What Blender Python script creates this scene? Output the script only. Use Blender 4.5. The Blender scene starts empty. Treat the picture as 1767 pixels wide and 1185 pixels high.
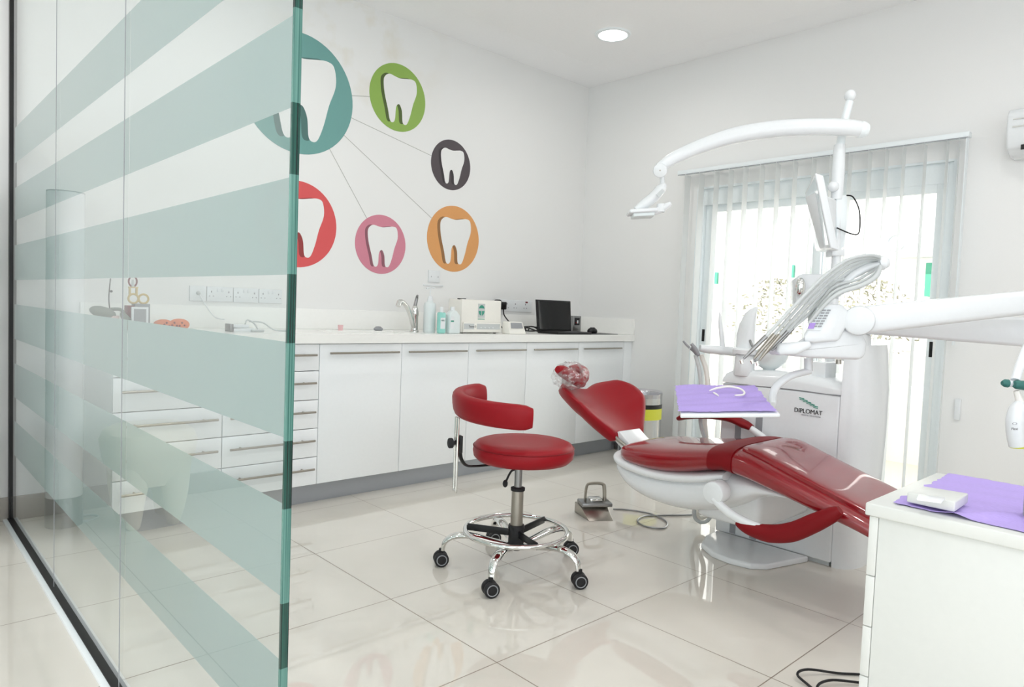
import bpy, bmesh, math, random
from mathutils import Vector as V, Matrix
random.seed(7)
PI = math.pi
C = bpy.context.scene.collection
# ------------------------------------------------------------------ camera
FPX, YAW, PIT, ROL, CH = 1203.6, .751, .05057, .03839, 1.113
def cam_axes():
    f = V((math.sin(YAW)*math.cos(PIT), math.cos(YAW)*math.cos(PIT), -math.sin(PIT)))
    r = f.cross(V((0, 0, 1))).normalized(); u = r.cross(f)
    return math.cos(ROL)*r+math.sin(ROL)*u, -math.sin(ROL)*r+math.cos(ROL)*u, f
RR, UU, FF = cam_axes()
CAM = V((0, 0, CH))
def ray(x, y): return RR*((x-883.5)/FPX)-UU*((y-592.5)/FPX)+FF
def at(x, y, d): return CAM+ray(x, y)*d
def onx(x, y, X): r = ray(x, y); return CAM+r*(X/r.x)
def ony(x, y, Y): r = ray(x, y); return CAM+r*(Y/r.y)
def onz(x, y, Z): r = ray(x, y); return CAM+r*((Z-CH)/r.z)
cd = bpy.data.cameras.new('camera'); cam = bpy.data.objects.new('camera', cd); C.objects.link(cam)
cd.sensor_width = 36; cd.lens = FPX*36/1767; cd.clip_start = .02
m = Matrix((RR, UU, -FF)).transposed().to_4x4(); m.translation = CAM; cam.matrix_world = m
bpy.context.scene.camera = cam

# ------------------------------------------------------------------ materials
def lin(c): return tuple((x/255/12.92 if x/255 <= .04045 else ((x/255+.055)/1.055)**2.4) for x in c)+(1,)
def mat(name, rgb, rough=.5, metal=0, coat=0, trans=0, emis=0, spec=.5, ior=1.45, sheen=0, bump=0, bscale=60, var=0, sss=0):
    m = bpy.data.materials.new(name); m.use_nodes = True; nt = m.node_tree; b = nt.nodes['Principled BSDF']
    b.inputs['Base Color'].default_value = lin(rgb); b.inputs['Roughness'].default_value = rough; b.inputs['Metallic'].default_value = metal
    b.inputs['Coat Weight'].default_value = coat; b.inputs['Coat Roughness'].default_value = .04
    b.inputs['Transmission Weight'].default_value = trans; b.inputs['IOR'].default_value = ior; b.inputs['Specular IOR Level'].default_value = spec
    b.inputs['Sheen Weight'].default_value = sheen
    if emis: b.inputs['Emission Color'].default_value = (1, .98, .94, 1); b.inputs['Emission Strength'].default_value = emis
    tc = nt.nodes.new('ShaderNodeTexCoord'); nz = nt.nodes.new('ShaderNodeTexNoise'); nz.inputs['Scale'].default_value = bscale
    nt.links.new(tc.outputs['Object'], nz.inputs['Vector'])
    if bump:
        bp = nt.nodes.new('ShaderNodeBump'); bp.inputs['Strength'].default_value = bump; bp.inputs['Distance'].default_value = .002
        nt.links.new(nz.outputs['Fac'], bp.inputs['Height']); nt.links.new(bp.outputs['Normal'], b.inputs['Normal'])
    v = var or .02
    mx = nt.nodes.new('ShaderNodeMix'); mx.data_type = 'RGBA'; mx.blend_type = 'MIX'
    c = lin(rgb); mx.inputs[6].default_value = tuple(x*(1-v) for x in c[:3])+(1,); mx.inputs[7].default_value = tuple(min(1, x*(1+v)) for x in c[:3])+(1,)
    nt.links.new(nz.outputs['Fac'], mx.inputs[0]); nt.links.new(mx.outputs[2], b.inputs['Base Color'])
    return m
M = {}
M['wall'] = mat('white_wall_paint', (235, 235, 234), .6, bump=.05, bscale=300)
M['ceil'] = mat('ceiling_paint', (247, 247, 248), .8)
M['base'] = mat('beige_tile_skirting', (178, 172, 165), .2)
M['cab'] = mat('white_laminate', (243, 246, 248), .28)
M['cab2'] = mat('ivory_laminate', (211, 213, 209), .3)
M['top'] = mat('white_worktop', (243, 243, 240), .22)
M['plinth'] = mat('brushed_aluminium_plinth', (170, 174, 180), .35, .5)
M['steel'] = mat('brushed_steel', (168, 163, 154), .3, 1)
M['chrome'] = mat('chrome', (225, 225, 222), .07, 1)
M['dsteel'] = mat('grey_steel', (150, 150, 150), .3, 1)
M['plas'] = mat('white_plastic', (228, 231, 233), .25, coat=.3)
M['plas2'] = mat('warm_white_plastic', (238, 236, 229), .35)
M['grey'] = mat('grey_plastic', (150, 152, 156), .4)
M['lgrey'] = mat('light_grey_hose', (196, 200, 200), .45)
M['dark'] = mat('black_plastic', (18, 18, 20), .35)
M['black'] = mat('black_gloss', (6, 6, 8), .08)
M['rub'] = mat('black_rubber', (30, 29, 31), .6)
M['red'] = mat('red_vinyl', (146, 6, 22), .42, spec=.32, bump=.12, bscale=500)
M['redm'] = mat('dark_red_vinyl', (122, 3, 14), .5, spec=.3, bump=.1, bscale=500)
M['redg'] = mat('red_vinyl_under_clear_film', (136, 5, 20), .3, coat=1, bump=.0)
M['teal'] = mat('teal_print', (110, 160, 155), .5)
M['dteal'] = mat('dark_teal', (45, 105, 98), .4)
M['green'] = mat('green_print', (142, 176, 84), .5)
M['char'] = mat('charcoal_print', (82, 74, 78), .5)
M['redp'] = mat('red_print', (216, 88, 90), .5)
M['pink'] = mat('pink_print', (208, 132, 150), .5)
M['orange'] = mat('orange_print', (220, 158, 98), .5)
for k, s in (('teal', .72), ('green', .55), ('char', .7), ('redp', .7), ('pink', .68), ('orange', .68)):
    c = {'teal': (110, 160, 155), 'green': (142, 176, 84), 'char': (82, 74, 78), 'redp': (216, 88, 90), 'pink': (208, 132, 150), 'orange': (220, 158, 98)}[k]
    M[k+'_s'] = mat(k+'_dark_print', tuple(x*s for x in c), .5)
M['line'] = mat('grey_line_print', (176, 176, 170), .5)
M['purple'] = mat('lilac_crepe_napkin', (178, 158, 222), .8, bump=.5, bscale=120, var=.05)
M['alu'] = mat('white_aluminium', (232, 238, 240), .35)
M['yellow'] = mat('yellow_label', (214, 216, 70), .5)
M['cream'] = mat('cream_gloss', (226, 222, 202), .3)
M['teal2'] = mat('green_ink', (60, 150, 128), .4)
M['ink'] = mat('black_ink', (30, 28, 30), .4)
M['lilac'] = mat('lilac_button', (170, 140, 215), .4)
M['coral'] = mat('orange_toy', (222, 128, 88), .6, var=.1)
M['wood'] = mat('pale_wood', (205, 180, 120), .5)
M['maroon'] = mat('maroon_print', (120, 30, 40), .5)
M['track'] = mat('black_seal', (12, 10, 10), .4)
M['out'] = mat('white_render', (240, 238, 232), .8)
M['leaf'] = mat('olive_leaf', (120, 118, 98), .7)
M['bark'] = mat('grey_bark', (120, 105, 90), .8)
M['terra'] = mat('terracotta', (190, 130, 105), .8)
M['shutter'] = mat('mint_shutter', (70, 150, 120), .6)
M['pave'] = mat('pale_paving', (215, 205, 190), .7)
M['lit'] = mat('lamp_diffuser', (255, 255, 255), .4, emis=14)
M['clearsoap'] = mat('teal_soap', (150, 215, 205), .15, coat=.5)
M['milk'] = mat('milky_bottle', (222, 230, 230), .3, coat=.3)

def floor_mat():
    m = bpy.data.materials.new('polished_floor_tiles'); m.use_nodes = True; nt = m.node_tree; b = nt.nodes['Principled BSDF']
    N = nt.nodes.new; L = nt.links.new
    geo = N('ShaderNodeNewGeometry'); sep = N('ShaderNodeSeparateXYZ'); L(geo.outputs['Position'], sep.inputs[0])
    def line(sock, off):
        a = N('ShaderNodeMath'); a.operation = 'SUBTRACT'; L(sock, a.inputs[0]); a.inputs[1].default_value = off
        d = N('ShaderNodeMath'); d.operation = 'DIVIDE'; L(a.outputs[0], d.inputs[0]); d.inputs[1].default_value = .603
        w = N('ShaderNodeMath'); w.operation = 'PINGPONG'; L(d.outputs[0], w.inputs[0]); w.inputs[1].default_value = .5
        c = N('ShaderNodeMath'); c.operation = 'LESS_THAN'; L(w.outputs[0], c.inputs[0]); c.inputs[1].default_value = .0030
        return c.outputs[0]
    lx, ly = line(sep.outputs[0], 1.453), line(sep.outputs[1], 1.570)
    mx = N('ShaderNodeMath'); mx.operation = 'MAXIMUM'; L(lx, mx.inputs[0]); L(ly, mx.inputs[1])
    nz = N('ShaderNodeTexNoise'); nz.inputs['Scale'].default_value = 1.6; nz.inputs['Detail'].default_value = 4
    L(geo.outputs['Position'], nz.inputs['Vector'])
    cr = N('ShaderNodeValToRGB'); L(nz.outputs['Fac'], cr.inputs[0])
    cr.color_ramp.elements[0].position = .35; cr.color_ramp.elements[0].color = lin((219, 214, 204))
    cr.color_ramp.elements[1].position = .65; cr.color_ramp.elements[1].color = lin((227, 222, 213))
    mc = N('ShaderNodeMix'); mc.data_type = 'RGBA'; L(mx.outputs[0], mc.inputs[0]); L(cr.outputs[0], mc.inputs[6]); mc.inputs[7].default_value = lin((140, 128, 114))
    L(mc.outputs[2], b.inputs['Base Color'])
    r = N('ShaderNodeMath'); r.operation = 'MULTIPLY_ADD'; L(mx.outputs[0], r.inputs[0]); r.inputs[1].default_value = .4; r.inputs[2].default_value = .018
    L(r.outputs[0], b.inputs['Roughness']); b.inputs['IOR'].default_value = 1.68
    return m
M['floor'] = floor_mat()
def glass_mat(name, tint, ior=1.5, gl=.0):
    m = bpy.data.materials.new(name); m.use_nodes = True; nt = m.node_tree; N = nt.nodes.new; L = nt.links.new
    nt.nodes.remove(nt.nodes['Principled BSDF']); out = nt.nodes['Material Output']
    t = N('ShaderNodeBsdfTransparent'); t.inputs[0].default_value = tint
    g = N('ShaderNodeBsdfGlossy'); g.inputs['Roughness'].default_value = gl; g.inputs[0].default_value = (1, 1, 1, 1)
    f = N('ShaderNodeFresnel'); f.inputs[0].default_value = ior
    geo = N('ShaderNodeNewGeometry'); mu = N('ShaderNodeMath'); mu.operation = 'SUBTRACT'; mu.inputs[0].default_value = 1; L(geo.outputs['Backfacing'], mu.inputs[1])
    fm = N('ShaderNodeMath'); fm.operation = 'MULTIPLY'; L(f.outputs[0], fm.inputs[0]); L(mu.outputs[0], fm.inputs[1])
    mx = N('ShaderNodeMixShader'); L(fm.outputs[0], mx.inputs[0]); L(t.outputs[0], mx.inputs[1]); L(g.outputs[0], mx.inputs[2]); L(mx.outputs[0], out.inputs[0])
    return m
M['glass'] = glass_mat('clear_float_glass', (.925, .948, .945, 1), 1.6)
M['pane'] = glass_mat('window_glass', (.985, .99, .99, 1))
def clear_mat():
    m = bpy.data.materials.new('clear_cut_face'); m.use_nodes = True; nt = m.node_tree; nt.nodes.remove(nt.nodes['Principled BSDF'])
    t = nt.nodes.new('ShaderNodeBsdfTransparent'); t.inputs[0].default_value = (.985, .99, .988, 1); nt.links.new(t.outputs[0], nt.nodes['Material Output'].inputs[0]); return m
M['cutface'] = clear_mat()
M['film'] = glass_mat('clear_plastic_film', (.93, .92, .94, 1), 1.35, .12)
def frost():
    m = bpy.data.materials.new('frosted_vinyl'); m.use_nodes = True; nt = m.node_tree; N = nt.nodes.new; L = nt.links.new
    nt.nodes.remove(nt.nodes['Principled BSDF']); out = nt.nodes['Material Output']
    col = lin((194, 207, 206))
    tr = N('ShaderNodeBsdfTranslucent'); tr.inputs[0].default_value = col
    d = N('ShaderNodeBsdfDiffuse'); d.inputs[0].default_value = col
    a = N('ShaderNodeMixShader'); a.inputs[0].default_value = .42; L(tr.outputs[0], a.inputs[1]); L(d.outputs[0], a.inputs[2])
    t = N('ShaderNodeBsdfTransparent'); t.inputs[0].default_value = (.93, .97, .96, 1)
    b = N('ShaderNodeMixShader'); b.inputs[0].default_value = .16; L(a.outputs[0], b.inputs[1]); L(t.outputs[0], b.inputs[2])
    nz = N('ShaderNodeTexNoise'); nz.inputs['Scale'].default_value = 900
    L(b.outputs[0], out.inputs[0]); return m
M['frost'] = frost()
def bag_mat():
    m = bpy.data.materials.new('crinkled_clear_bag'); m.use_nodes = True; nt = m.node_tree; N = nt.nodes.new; L = nt.links.new
    nt.nodes.remove(nt.nodes['Principled BSDF']); nz = N('ShaderNodeTexNoise'); nz.inputs['Scale'].default_value = 45; nz.inputs['Detail'].default_value = 5
    tc = N('ShaderNodeTexCoord'); L(tc.outputs['Object'], nz.inputs['Vector']); bp = N('ShaderNodeBump'); bp.inputs['Strength'].default_value = 1; bp.inputs['Distance'].default_value = .006; L(nz.outputs['Fac'], bp.inputs['Height'])
    t = N('ShaderNodeBsdfTransparent'); g = N('ShaderNodeBsdfGlossy'); g.inputs['Roughness'].default_value = .15; L(bp.outputs['Normal'], g.inputs['Normal'])
    d = N('ShaderNodeBsdfTranslucent'); d.inputs[0].default_value = (.95, .95, .97, 1); a = N('ShaderNodeMixShader'); a.inputs[0].default_value = .5; L(g.outputs[0], a.inputs[1]); L(d.outputs[0], a.inputs[2])
    cr = N('ShaderNodeValToRGB'); cr.color_ramp.elements[0].position = .38; cr.color_ramp.elements[0].color = (.08, .08, .08, 1); cr.color_ramp.elements[1].position = .62; cr.color_ramp.elements[1].color = (.5, .5, .5, 1); L(nz.outputs['Fac'], cr.inputs[0])
    b = N('ShaderNodeMixShader'); L(cr.outputs[0], b.inputs[0]); L(t.outputs[0], b.inputs[1]); L(a.outputs[0], b.inputs[2]); L(b.outputs[0], nt.nodes['Material Output'].inputs[0]); return m
M['bag'] = bag_mat()
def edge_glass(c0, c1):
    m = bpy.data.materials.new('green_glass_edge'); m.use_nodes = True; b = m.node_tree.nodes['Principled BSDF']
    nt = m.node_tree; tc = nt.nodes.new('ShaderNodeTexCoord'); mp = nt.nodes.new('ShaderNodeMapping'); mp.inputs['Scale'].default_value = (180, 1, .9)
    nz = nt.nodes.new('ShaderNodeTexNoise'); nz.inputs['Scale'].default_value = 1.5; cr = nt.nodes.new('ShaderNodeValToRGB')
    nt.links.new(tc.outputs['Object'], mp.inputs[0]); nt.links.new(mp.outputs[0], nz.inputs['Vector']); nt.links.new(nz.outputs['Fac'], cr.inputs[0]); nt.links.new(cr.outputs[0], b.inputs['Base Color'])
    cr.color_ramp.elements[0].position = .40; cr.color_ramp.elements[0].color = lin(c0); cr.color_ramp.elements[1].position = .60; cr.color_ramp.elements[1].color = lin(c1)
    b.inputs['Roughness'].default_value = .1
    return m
M['gedge'] = edge_glass((8, 28, 26), (34, 84, 74)); M['gedge_reflect'] = edge_glass((52, 100, 92), (98, 142, 133))  # dark and light edge tones, the lighter one painting the stripes' reflection
def slat_mat():
    m = bpy.data.materials.new('white_blind_fabric'); m.use_nodes = True; nt = m.node_tree; N = nt.nodes.new; L = nt.links.new
    nt.nodes.remove(nt.nodes['Principled BSDF']); out = nt.nodes['Material Output']
    tr = N('ShaderNodeBsdfTranslucent'); tr.inputs[0].default_value = (.93, .94, .94, 1); d = N('ShaderNodeBsdfDiffuse'); d.inputs[0].default_value = (.85, .86, .85, 1)
    a = N('ShaderNodeMixShader'); a.inputs[0].default_value = .4; L(tr.outputs[0], a.inputs[1]); L(d.outputs[0], a.inputs[2]); L(a.outputs[0], out.inputs[0]); return m
M['slat'] = slat_mat()

# ------------------------------------------------------------------ mesh helpers
def cr_pts(pts, n=6, closed=False):
    P = [V(p) for p in pts]; out = []; k = len(P)
    rng = range(k if closed else k-1)
    for i in rng:
        if closed: a, b, c, d = P[(i-1) % k], P[i], P[(i+1) % k], P[(i+2) % k]
        else: a, b, c, d = P[max(i-1, 0)], P[i], P[i+1], P[min(i+2, k-1)]
        for j in range(n):
            t = j/n
            out.append(.5*((2*b)+(c-a)*t+(2*a-5*b+4*c-d)*t*t+(3*b-a-3*c+d)*t**3))
    if not closed: out.append(P[-1])
    return out
class MB:
    def __init__(s): s.bm = bmesh.new()
    def _faces(s, vs, fs):
        vv = [s.bm.verts.new(v) for v in vs]
        out = []
        for f in fs:
            try: out.append(s.bm.faces.new([vv[i] for i in f]))
            except ValueError: pass
        return vv, out
    def _bev(s, faces, w, seg=2):
        if w <= 0: return
        es = set(e for f in faces for e in f.edges)
        es = [e for e in es if len(e.link_faces) == 2 and e.calc_face_angle(0) > .5]
        bmesh.ops.bevel(s.bm, geom=es, offset=w, segments=seg, affect='EDGES', profile=.5)
    def hexa(s, p, bev=0, seg=2):
        # p: 4 bottom (ccw) + 4 top
        _, f = s._faces([V(q) for q in p], [(3, 2, 1, 0), (4, 5, 6, 7), (0, 1, 5, 4), (1, 2, 6, 5), (2, 3, 7, 6), (3, 0, 4, 7)])
        bmesh.ops.recalc_face_normals(s.bm, faces=f); s._bev(f, bev, seg); return s
    def box(s, x0, x1, y0, y1, z0, z1, bev=0, seg=2):
        return s.hexa([(x0, y0, z0), (x1, y0, z0), (x1, y1, z0), (x0, y1, z0), (x0, y0, z1), (x1, y0, z1), (x1, y1, z1), (x0, y1, z1)], bev, seg)
    def obox(s, c, ax, ay, az, bev=0, seg=2):
        c, ax, ay, az = V(c), V(ax), V(ay), V(az)
        return s.hexa([c-ax-ay-az, c+ax-ay-az, c+ax+ay-az, c-ax+ay-az, c-ax-ay+az, c+ax-ay+az, c+ax+ay+az, c-ax+ay+az], bev, seg)
    def prism(s, pts, off, bev=0, seg=2):
        n = len(pts); off = V(off); P = [V(p) for p in pts]
        vs = P+[p+off for p in P]
        fs = [tuple(range(n))[::-1], tuple(range(n, 2*n))]+[(i, (i+1) % n, n+(i+1) % n, n+i) for i in range(n)]
        _, f = s._faces(vs, fs); bmesh.ops.recalc_face_normals(s.bm, faces=f); s._bev(f, bev, seg); return s
    def loft(s, rings, cap=True, closed=False):
        n = len(rings[0]); vs = [V(p) for r in rings for p in r]; fs = []
        m = len(rings)
        for i in range(m if closed else m-1):
            a, b = i*n, ((i+1) % m)*n
            for j in range(n): k = (j+1) % n; fs.append((a+j, a+k, b+k, b+j))
        if cap and not closed: fs.append(tuple(range(n))[::-1]); fs.append(tuple(range((m-1)*n, m*n)))
        _, f = s._faces(vs, fs); bmesh.ops.recalc_face_normals(s.bm, faces=f); return s
    def tube(s, pts, r, seg=12, n=6, closed=False, spl=True, flat=None):
        P = cr_pts(pts, n, closed) if spl and len(pts) > 2 else [V(p) for p in pts]
        rr = r if isinstance(r, (list, tuple)) else [r]
        def rad(i):
            t = i/max(1, len(P)-1)*(len(rr)-1); k = min(int(t), len(rr)-2) if len(rr) > 1 else 0
            return rr[0] if len(rr) == 1 else rr[k]+(rr[k+1]-rr[k])*(t-k)
        rings = []; prev = None; K = len(P)
        for i, p in enumerate(P):
            if closed: t = (P[(i+1) % K]-P[i-1]).normalized()
            else: t = (P[min(i+1, K-1)]-P[max(i-1, 0)]).normalized()
            if prev is None:
                a = V((0, 0, 1)) if abs(t.z) < .9 else V((1, 0, 0)); u = t.cross(a).normalized()
            else:
                u = (prev-t*prev.dot(t)).normalized()
            prev = u; w = t.cross(u)
            fx, fz = flat or (1, 1)
            rings.append([p+rad(i)*(math.cos(2*PI*j/seg)*u*fx+math.sin(2*PI*j/seg)*w*fz) for j in range(seg)])
        return s.loft(rings, True, closed)
    def cyl(s, a, b, r0, r1=None, seg=24, bev=0):
        r1 = r0 if r1 is None else r1; a, b = V(a), V(b); t = (b-a).normalized()
        q = V((0, 0, 1)) if abs(t.z) < .9 else V((1, 0, 0)); u = t.cross(q).normalized(); w = t.cross(u)
        ring = lambda p, r: [p+r*(math.cos(2*PI*j/seg)*u+math.sin(2*PI*j/seg)*w) for j in range(seg)]
        if bev: return s.loft([ring(a, r0-bev), ring(a+t*bev*.3, r0-bev*.3), ring(a+t*bev, r0), ring(b-t*bev, r1), ring(b-t*bev*.3, r1-bev*.3), ring(b, r1-bev)])
        return s.loft([ring(a, r0), ring(b, r1)])
    def lathe(s, c, prof, seg=32, cap=False):
        c = V(c); return s.loft([[c+V((r*math.cos(2*PI*j/seg), r*math.sin(2*PI*j/seg), z)) for j in range(seg)] for r, z in prof], cap)
    def ball(s, c, r, sc=(1, 1, 1), seg=20, rot=None):
        c = V(c); rings = []
        for i in range(1, 12):
            a = PI*i/12; rings.append([V((r*math.sin(a)*math.cos(2*PI*j/seg)*sc[0], r*math.sin(a)*math.sin(2*PI*j/seg)*sc[1], -r*math.cos(a)*sc[2])) for j in range(seg)])
        rings = [[c+(rot@p if rot else p) for p in q] for q in rings]
        return s.loft(rings)
    def build(s, name, m, parent=None, org=None, label=None, flat=False, ang=40):
        for e in s.bm.edges:
            e.smooth = e.calc_face_angle(0) < math.radians(ang)
        for f in s.bm.faces: f.smooth = not flat
        if parent is not None: o0 = ORG[parent.name]
        elif org is not None: o0 = V(org)
        else:
            vs = [v.co for v in s.bm.verts]; o0 = V(((min(v.x for v in vs)+max(v.x for v in vs))/2, (min(v.y for v in vs)+max(v.y for v in vs))/2, min(v.z for v in vs)))
        bmesh.ops.translate(s.bm, vec=-o0, verts=s.bm.verts)
        me = bpy.data.meshes.new(name); s.bm.to_mesh(me); s.bm.free()
        for x in (m if isinstance(m, list) else [m]): me.materials.append(M[x] if isinstance(x, str) else x)
        o = bpy.data.objects.new(name, me); C.objects.link(o)
        if parent is not None: o.parent = parent
        else: o.location = o0
        ORG[o.name] = o0
        if label: o['label'] = label
        return o
ORG = {}
def thing(name, label, cat, loc, group=None):
    o = bpy.data.objects.new(name, None); C.objects.link(o); o.empty_display_size = .05; o.location = loc; ORG[o.name] = V(loc)
    return tag(o, label, cat, group)
def tag(o, label, cat, group=None, kind=None):
    o['label'] = label; o['category'] = cat
    if group: o['group'] = group
    if kind: o['kind'] = kind
    return o
def struct(o, label=None, cat=None):
    o['kind'] = 'structure'
    if label: o['label'] = label
    if cat: o['category'] = cat
    return o
def text(name, s, parent, loc, size, X, Y, m, ext=.0004, align='CENTER', sx=1, off=0):
    cu = bpy.data.curves.new(name, 'FONT'); cu.body = s; cu.size = size; cu.extrude = ext; cu.align_x = align; cu.align_y = 'CENTER'; cu.offset = off
    cu.materials.append(M[m]); o = bpy.data.objects.new(name, cu); C.objects.link(o); o.parent = parent
    me = bpy.data.meshes.new_from_object(o); bpy.data.objects.remove(o); bpy.data.curves.remove(cu)
    o = bpy.data.objects.new(name, me); C.objects.link(o); o.parent = parent
    X, Y = V(X), V(Y); Z = X.cross(Y); mm = Matrix((X*sx, Y, Z)).transposed().to_4x4(); mm.translation = V(loc)-ORG[parent.name]; o.matrix_basis = mm
    return o

XB, YA, ZC, XL, YR = 4.57, 4.05, 3.02, -2.2, -2.6      # window wall, counter wall, ceiling, corridor wall, rear wall
# ------------------------------------------------------------------ room shell
struct(MB().box(XL-.1, XB+.15, YR-.1, YA+.1, -.12, 0).build('floor', 'floor'), 'polished beige floor tiles', 'floor')
c = MB().box(XL-.1, XB+.15, YR-.1, YA+.1, ZC, ZC+.12)
ce = struct(c.build('ceiling', 'ceil'), 'white ceiling with a darker border strip', 'ceiling')
struct(MB().box(.75, 4.10, -1.6, 3.48, 2.92, ZC-.001, .002).build('trim_1', 'ceil'), 'white dropped ceiling panel around the downlight', 'ceiling panel')
wb = mat('white_wall_paint_with_damp_stains', (235, 235, 234), .6, bump=.05, bscale=300); nt = wb.node_tree; N = nt.nodes.new; L = nt.links.new
b_ = nt.nodes['Principled BSDF']; src = b_.inputs['Base Color'].links[0].from_socket
geo = N('ShaderNodeNewGeometry'); vm = N('ShaderNodeVectorMath'); vm.operation = 'DISTANCE'; vm.inputs[1].default_value = (2.35, 4.05, 2.88); L(geo.outputs['Position'], vm.inputs[0])
mr = N('ShaderNodeMapRange'); mr.inputs[1].default_value = .75; mr.inputs[2].default_value = .1; L(vm.outputs['Value'], mr.inputs[0])
nz = N('ShaderNodeTexNoise'); nz.inputs['Scale'].default_value = 3.2; nz.inputs['Detail'].default_value = 5; L(geo.outputs['Position'], nz.inputs['Vector'])
m2 = N('ShaderNodeMapRange'); m2.inputs[1].default_value = .5; m2.inputs[2].default_value = .68; L(nz.outputs['Fac'], m2.inputs[0])
mu = N('ShaderNodeMath'); mu.operation = 'MULTIPLY'; L(mr.outputs[0], mu.inputs[0]); L(m2.outputs[0], mu.inputs[1])
mx = N('ShaderNodeMix'); mx.data_type = 'RGBA'; L(mu.outputs[0], mx.inputs[0]); L(src, mx.inputs[6]); mx.inputs[7].default_value = lin((222, 216, 200)); L(mx.outputs[2], b_.inputs['Base Color']); M['wallA'] = wb
struct(MB().box(XL-.1, XB+.15, YA, YA+.12, 0, ZC).build('wall_back', 'wallA'), 'white wall above the worktop', 'wall')
struct(MB().box(XL-.12, XL, YR-.1, YA, 0, .35).box(XL-.12, XL, YR-.1, YA, 2.5, ZC).box(XL-.12, XL, YR-.1, -1.8, .35, 2.5).box(XL-.12, XL, 2.4, YA, .35, 2.5).build('wall_left', 'wall'), 'white corridor wall', 'wall')  # unseen opening added in this wall to brighten left-facing surfaces
WY0, WY1, WZ = 1.235, 2.93, 2.06
w = MB().box(XB, XB+.15, YR, WY0, 0, ZC).box(XB, XB+.15, WY1, YA, 0, ZC).box(XB, XB+.15, WY0, WY1, WZ, ZC)
struct(w.build('wall_right', 'wall'), 'white wall around the balcony door', 'wall')
w = MB().box(XL, XB+.15, YR-.12, YR, 0, .5).box(XL, XB+.15, YR-.12, YR, 2.75, ZC).box(XL, -1.6, YR-.12, YR, .5, 2.75).box(1.9, XB+.15, YR-.12, YR, .5, 2.75)  # rear opening is made up, sized to let in frontal fill light
struct(w.build('wall_front', 'wall'), 'white wall behind the viewer', 'wall')
struct(MB().box(XL, .80, YA-.012, YA, 0, .115, .002).build('baseboard_back', 'base'), 'beige skirting tiles', 'baseboard')
struct(MB().box(XB-.012, XB, YR, WY0, 0, .09, .002).build('baseboard_right', 'base'), 'beige skirting', 'baseboard')
struct(MB().box(XL, XL+.012, YR, YA-.012, 0, .115, .002).build('baseboard_left', 'base'), 'beige skirting', 'baseboard')

# downlight and added fill lamps
def downlight(x, y, z, lab):
    t = thing('downlight', lab, 'ceiling light', (x, y, z), 'round recessed downlights')
    MB().lathe((x, y, z), [(.092, -.002), (.094, -.010), (.112, -.008), (.118, 0)], 48).build('trim_ring', 'alu', t)
    MB().cyl((x, y, z-.001), (x, y, z-.006), .091, .091, 48).build('diffuser', 'lit', t)
downlight(3.594, 3.0, 2.92, 'round white downlight glowing in the ceiling near the corner')
for x, y in ((3.1, .6), (1.6, 3.0), (1.6, .9), (2.6, -.8), (-.8, 2.9), (-.8, 1.2), (-.8, -.6)):  # unseen lamps without fittings, added to fill the room and brighten the corridor
    l = bpy.data.lights.new('ceiling_area_lamp', 'AREA'); l.shape = 'DISK'; l.size = .2; l.energy = 17; l.color = (1, .985, .96)
    if x < 0: l.energy = 20; l.size = .3
    o = bpy.data.objects.new('ceiling_area_lamp', l); C.objects.link(o); o.location = (x, y, 2.905 if x > 0 else 3.0)
l = bpy.data.lights.new('ceiling_area_lamp', 'AREA'); l.shape = 'DISK'; l.size = .18; l.energy = 12; l.color = (1, .985, .96)
o = bpy.data.objects.new('ceiling_area_lamp', l); C.objects.link(o); o.location = (3.594, 3.0, 2.905)

# ------------------------------------------------------------------ cabinets under the worktop
YC = 3.47
xs = [.815, 1.30, 1.815, 2.347, 2.860, 3.381, 3.925, 4.467]
def handle(x0, x1, z, par):
    h = MB().cyl((x0, YC-.032, z), (x1, YC-.032, z), .006, seg=12)
    for x in (x0+.06, x1-.06): h.cyl((x, YC-.032, z), (x, YC, z), .0045, seg=10)
    h.build('handle', 'steel', par)
def carcass(t, x0, x1):
    b = MB(); g = .016
    b.box(x0+.001, x0+g, YC+.019, YA-.002, .11, .882).box(x1-g, x1-.001, YC+.019, YA-.002, .11, .882).box(x0+g, x1-g, YC+.03, YA-.002, .11, .126).box(x0+g, x1-g, YA-.01, YA-.002, .126, .882).box(x0+g, x1-g, YC+.019, YC+.1, .86, .882)
    b.build('carcass', 'cab', t)
zs = [.110, .263, .420, .576, .734, .880]
for i, lab in ((0, 'white drawer cabinet at far left of the row, seen fully through the glass'), (1, 'white five-drawer cabinet right of another drawer cabinet, cut by the glass edge')):
    t = thing('drawer_cabinet', lab, 'cabinet', (xs[i], YC, .11), 'white drawer cabinets under the worktop'); carcass(t, xs[i], xs[i+1])
    for k in range(5):
        d = MB().box(xs[i]+.002, xs[i+1]-.002, YC, YC+.018, zs[k]+.002, zs[k+1]-.002, .001).build('drawer', 'cab', t)
        handle(xs[i]+.03, xs[i+1]-.03, zs[k]+.60*(zs[k+1]-zs[k]), d)
labs = ['white cabinet door unit right beside the drawers, under the pink tooth sticker', 'white cabinet door unit under the tap and bottles', 'white cabinet door unit under the beige sealing machine', 'white cabinet door unit under the laptop',
        'narrow-looking white cabinet door unit at the right end of the row']
hx = [(1.863, 2.309), (2.378, 2.822), (2.899, 3.347), (3.426, 3.879), (3.951, 4.402)]
for i in range(5):
    a, b = xs[2+i], xs[3+i]
    t = thing('base_cabinet', labs[i], 'cabinet', (a, YC, .11), 'white door cabinets under the worktop'); carcass(t, a, b)
    d = MB().box(a+.002, b-.002, YC, YC+.018, .112, .878, .001).build('door', 'cab', t)
    handle(hx[i][0], hx[i][1], .83, d)
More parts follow.
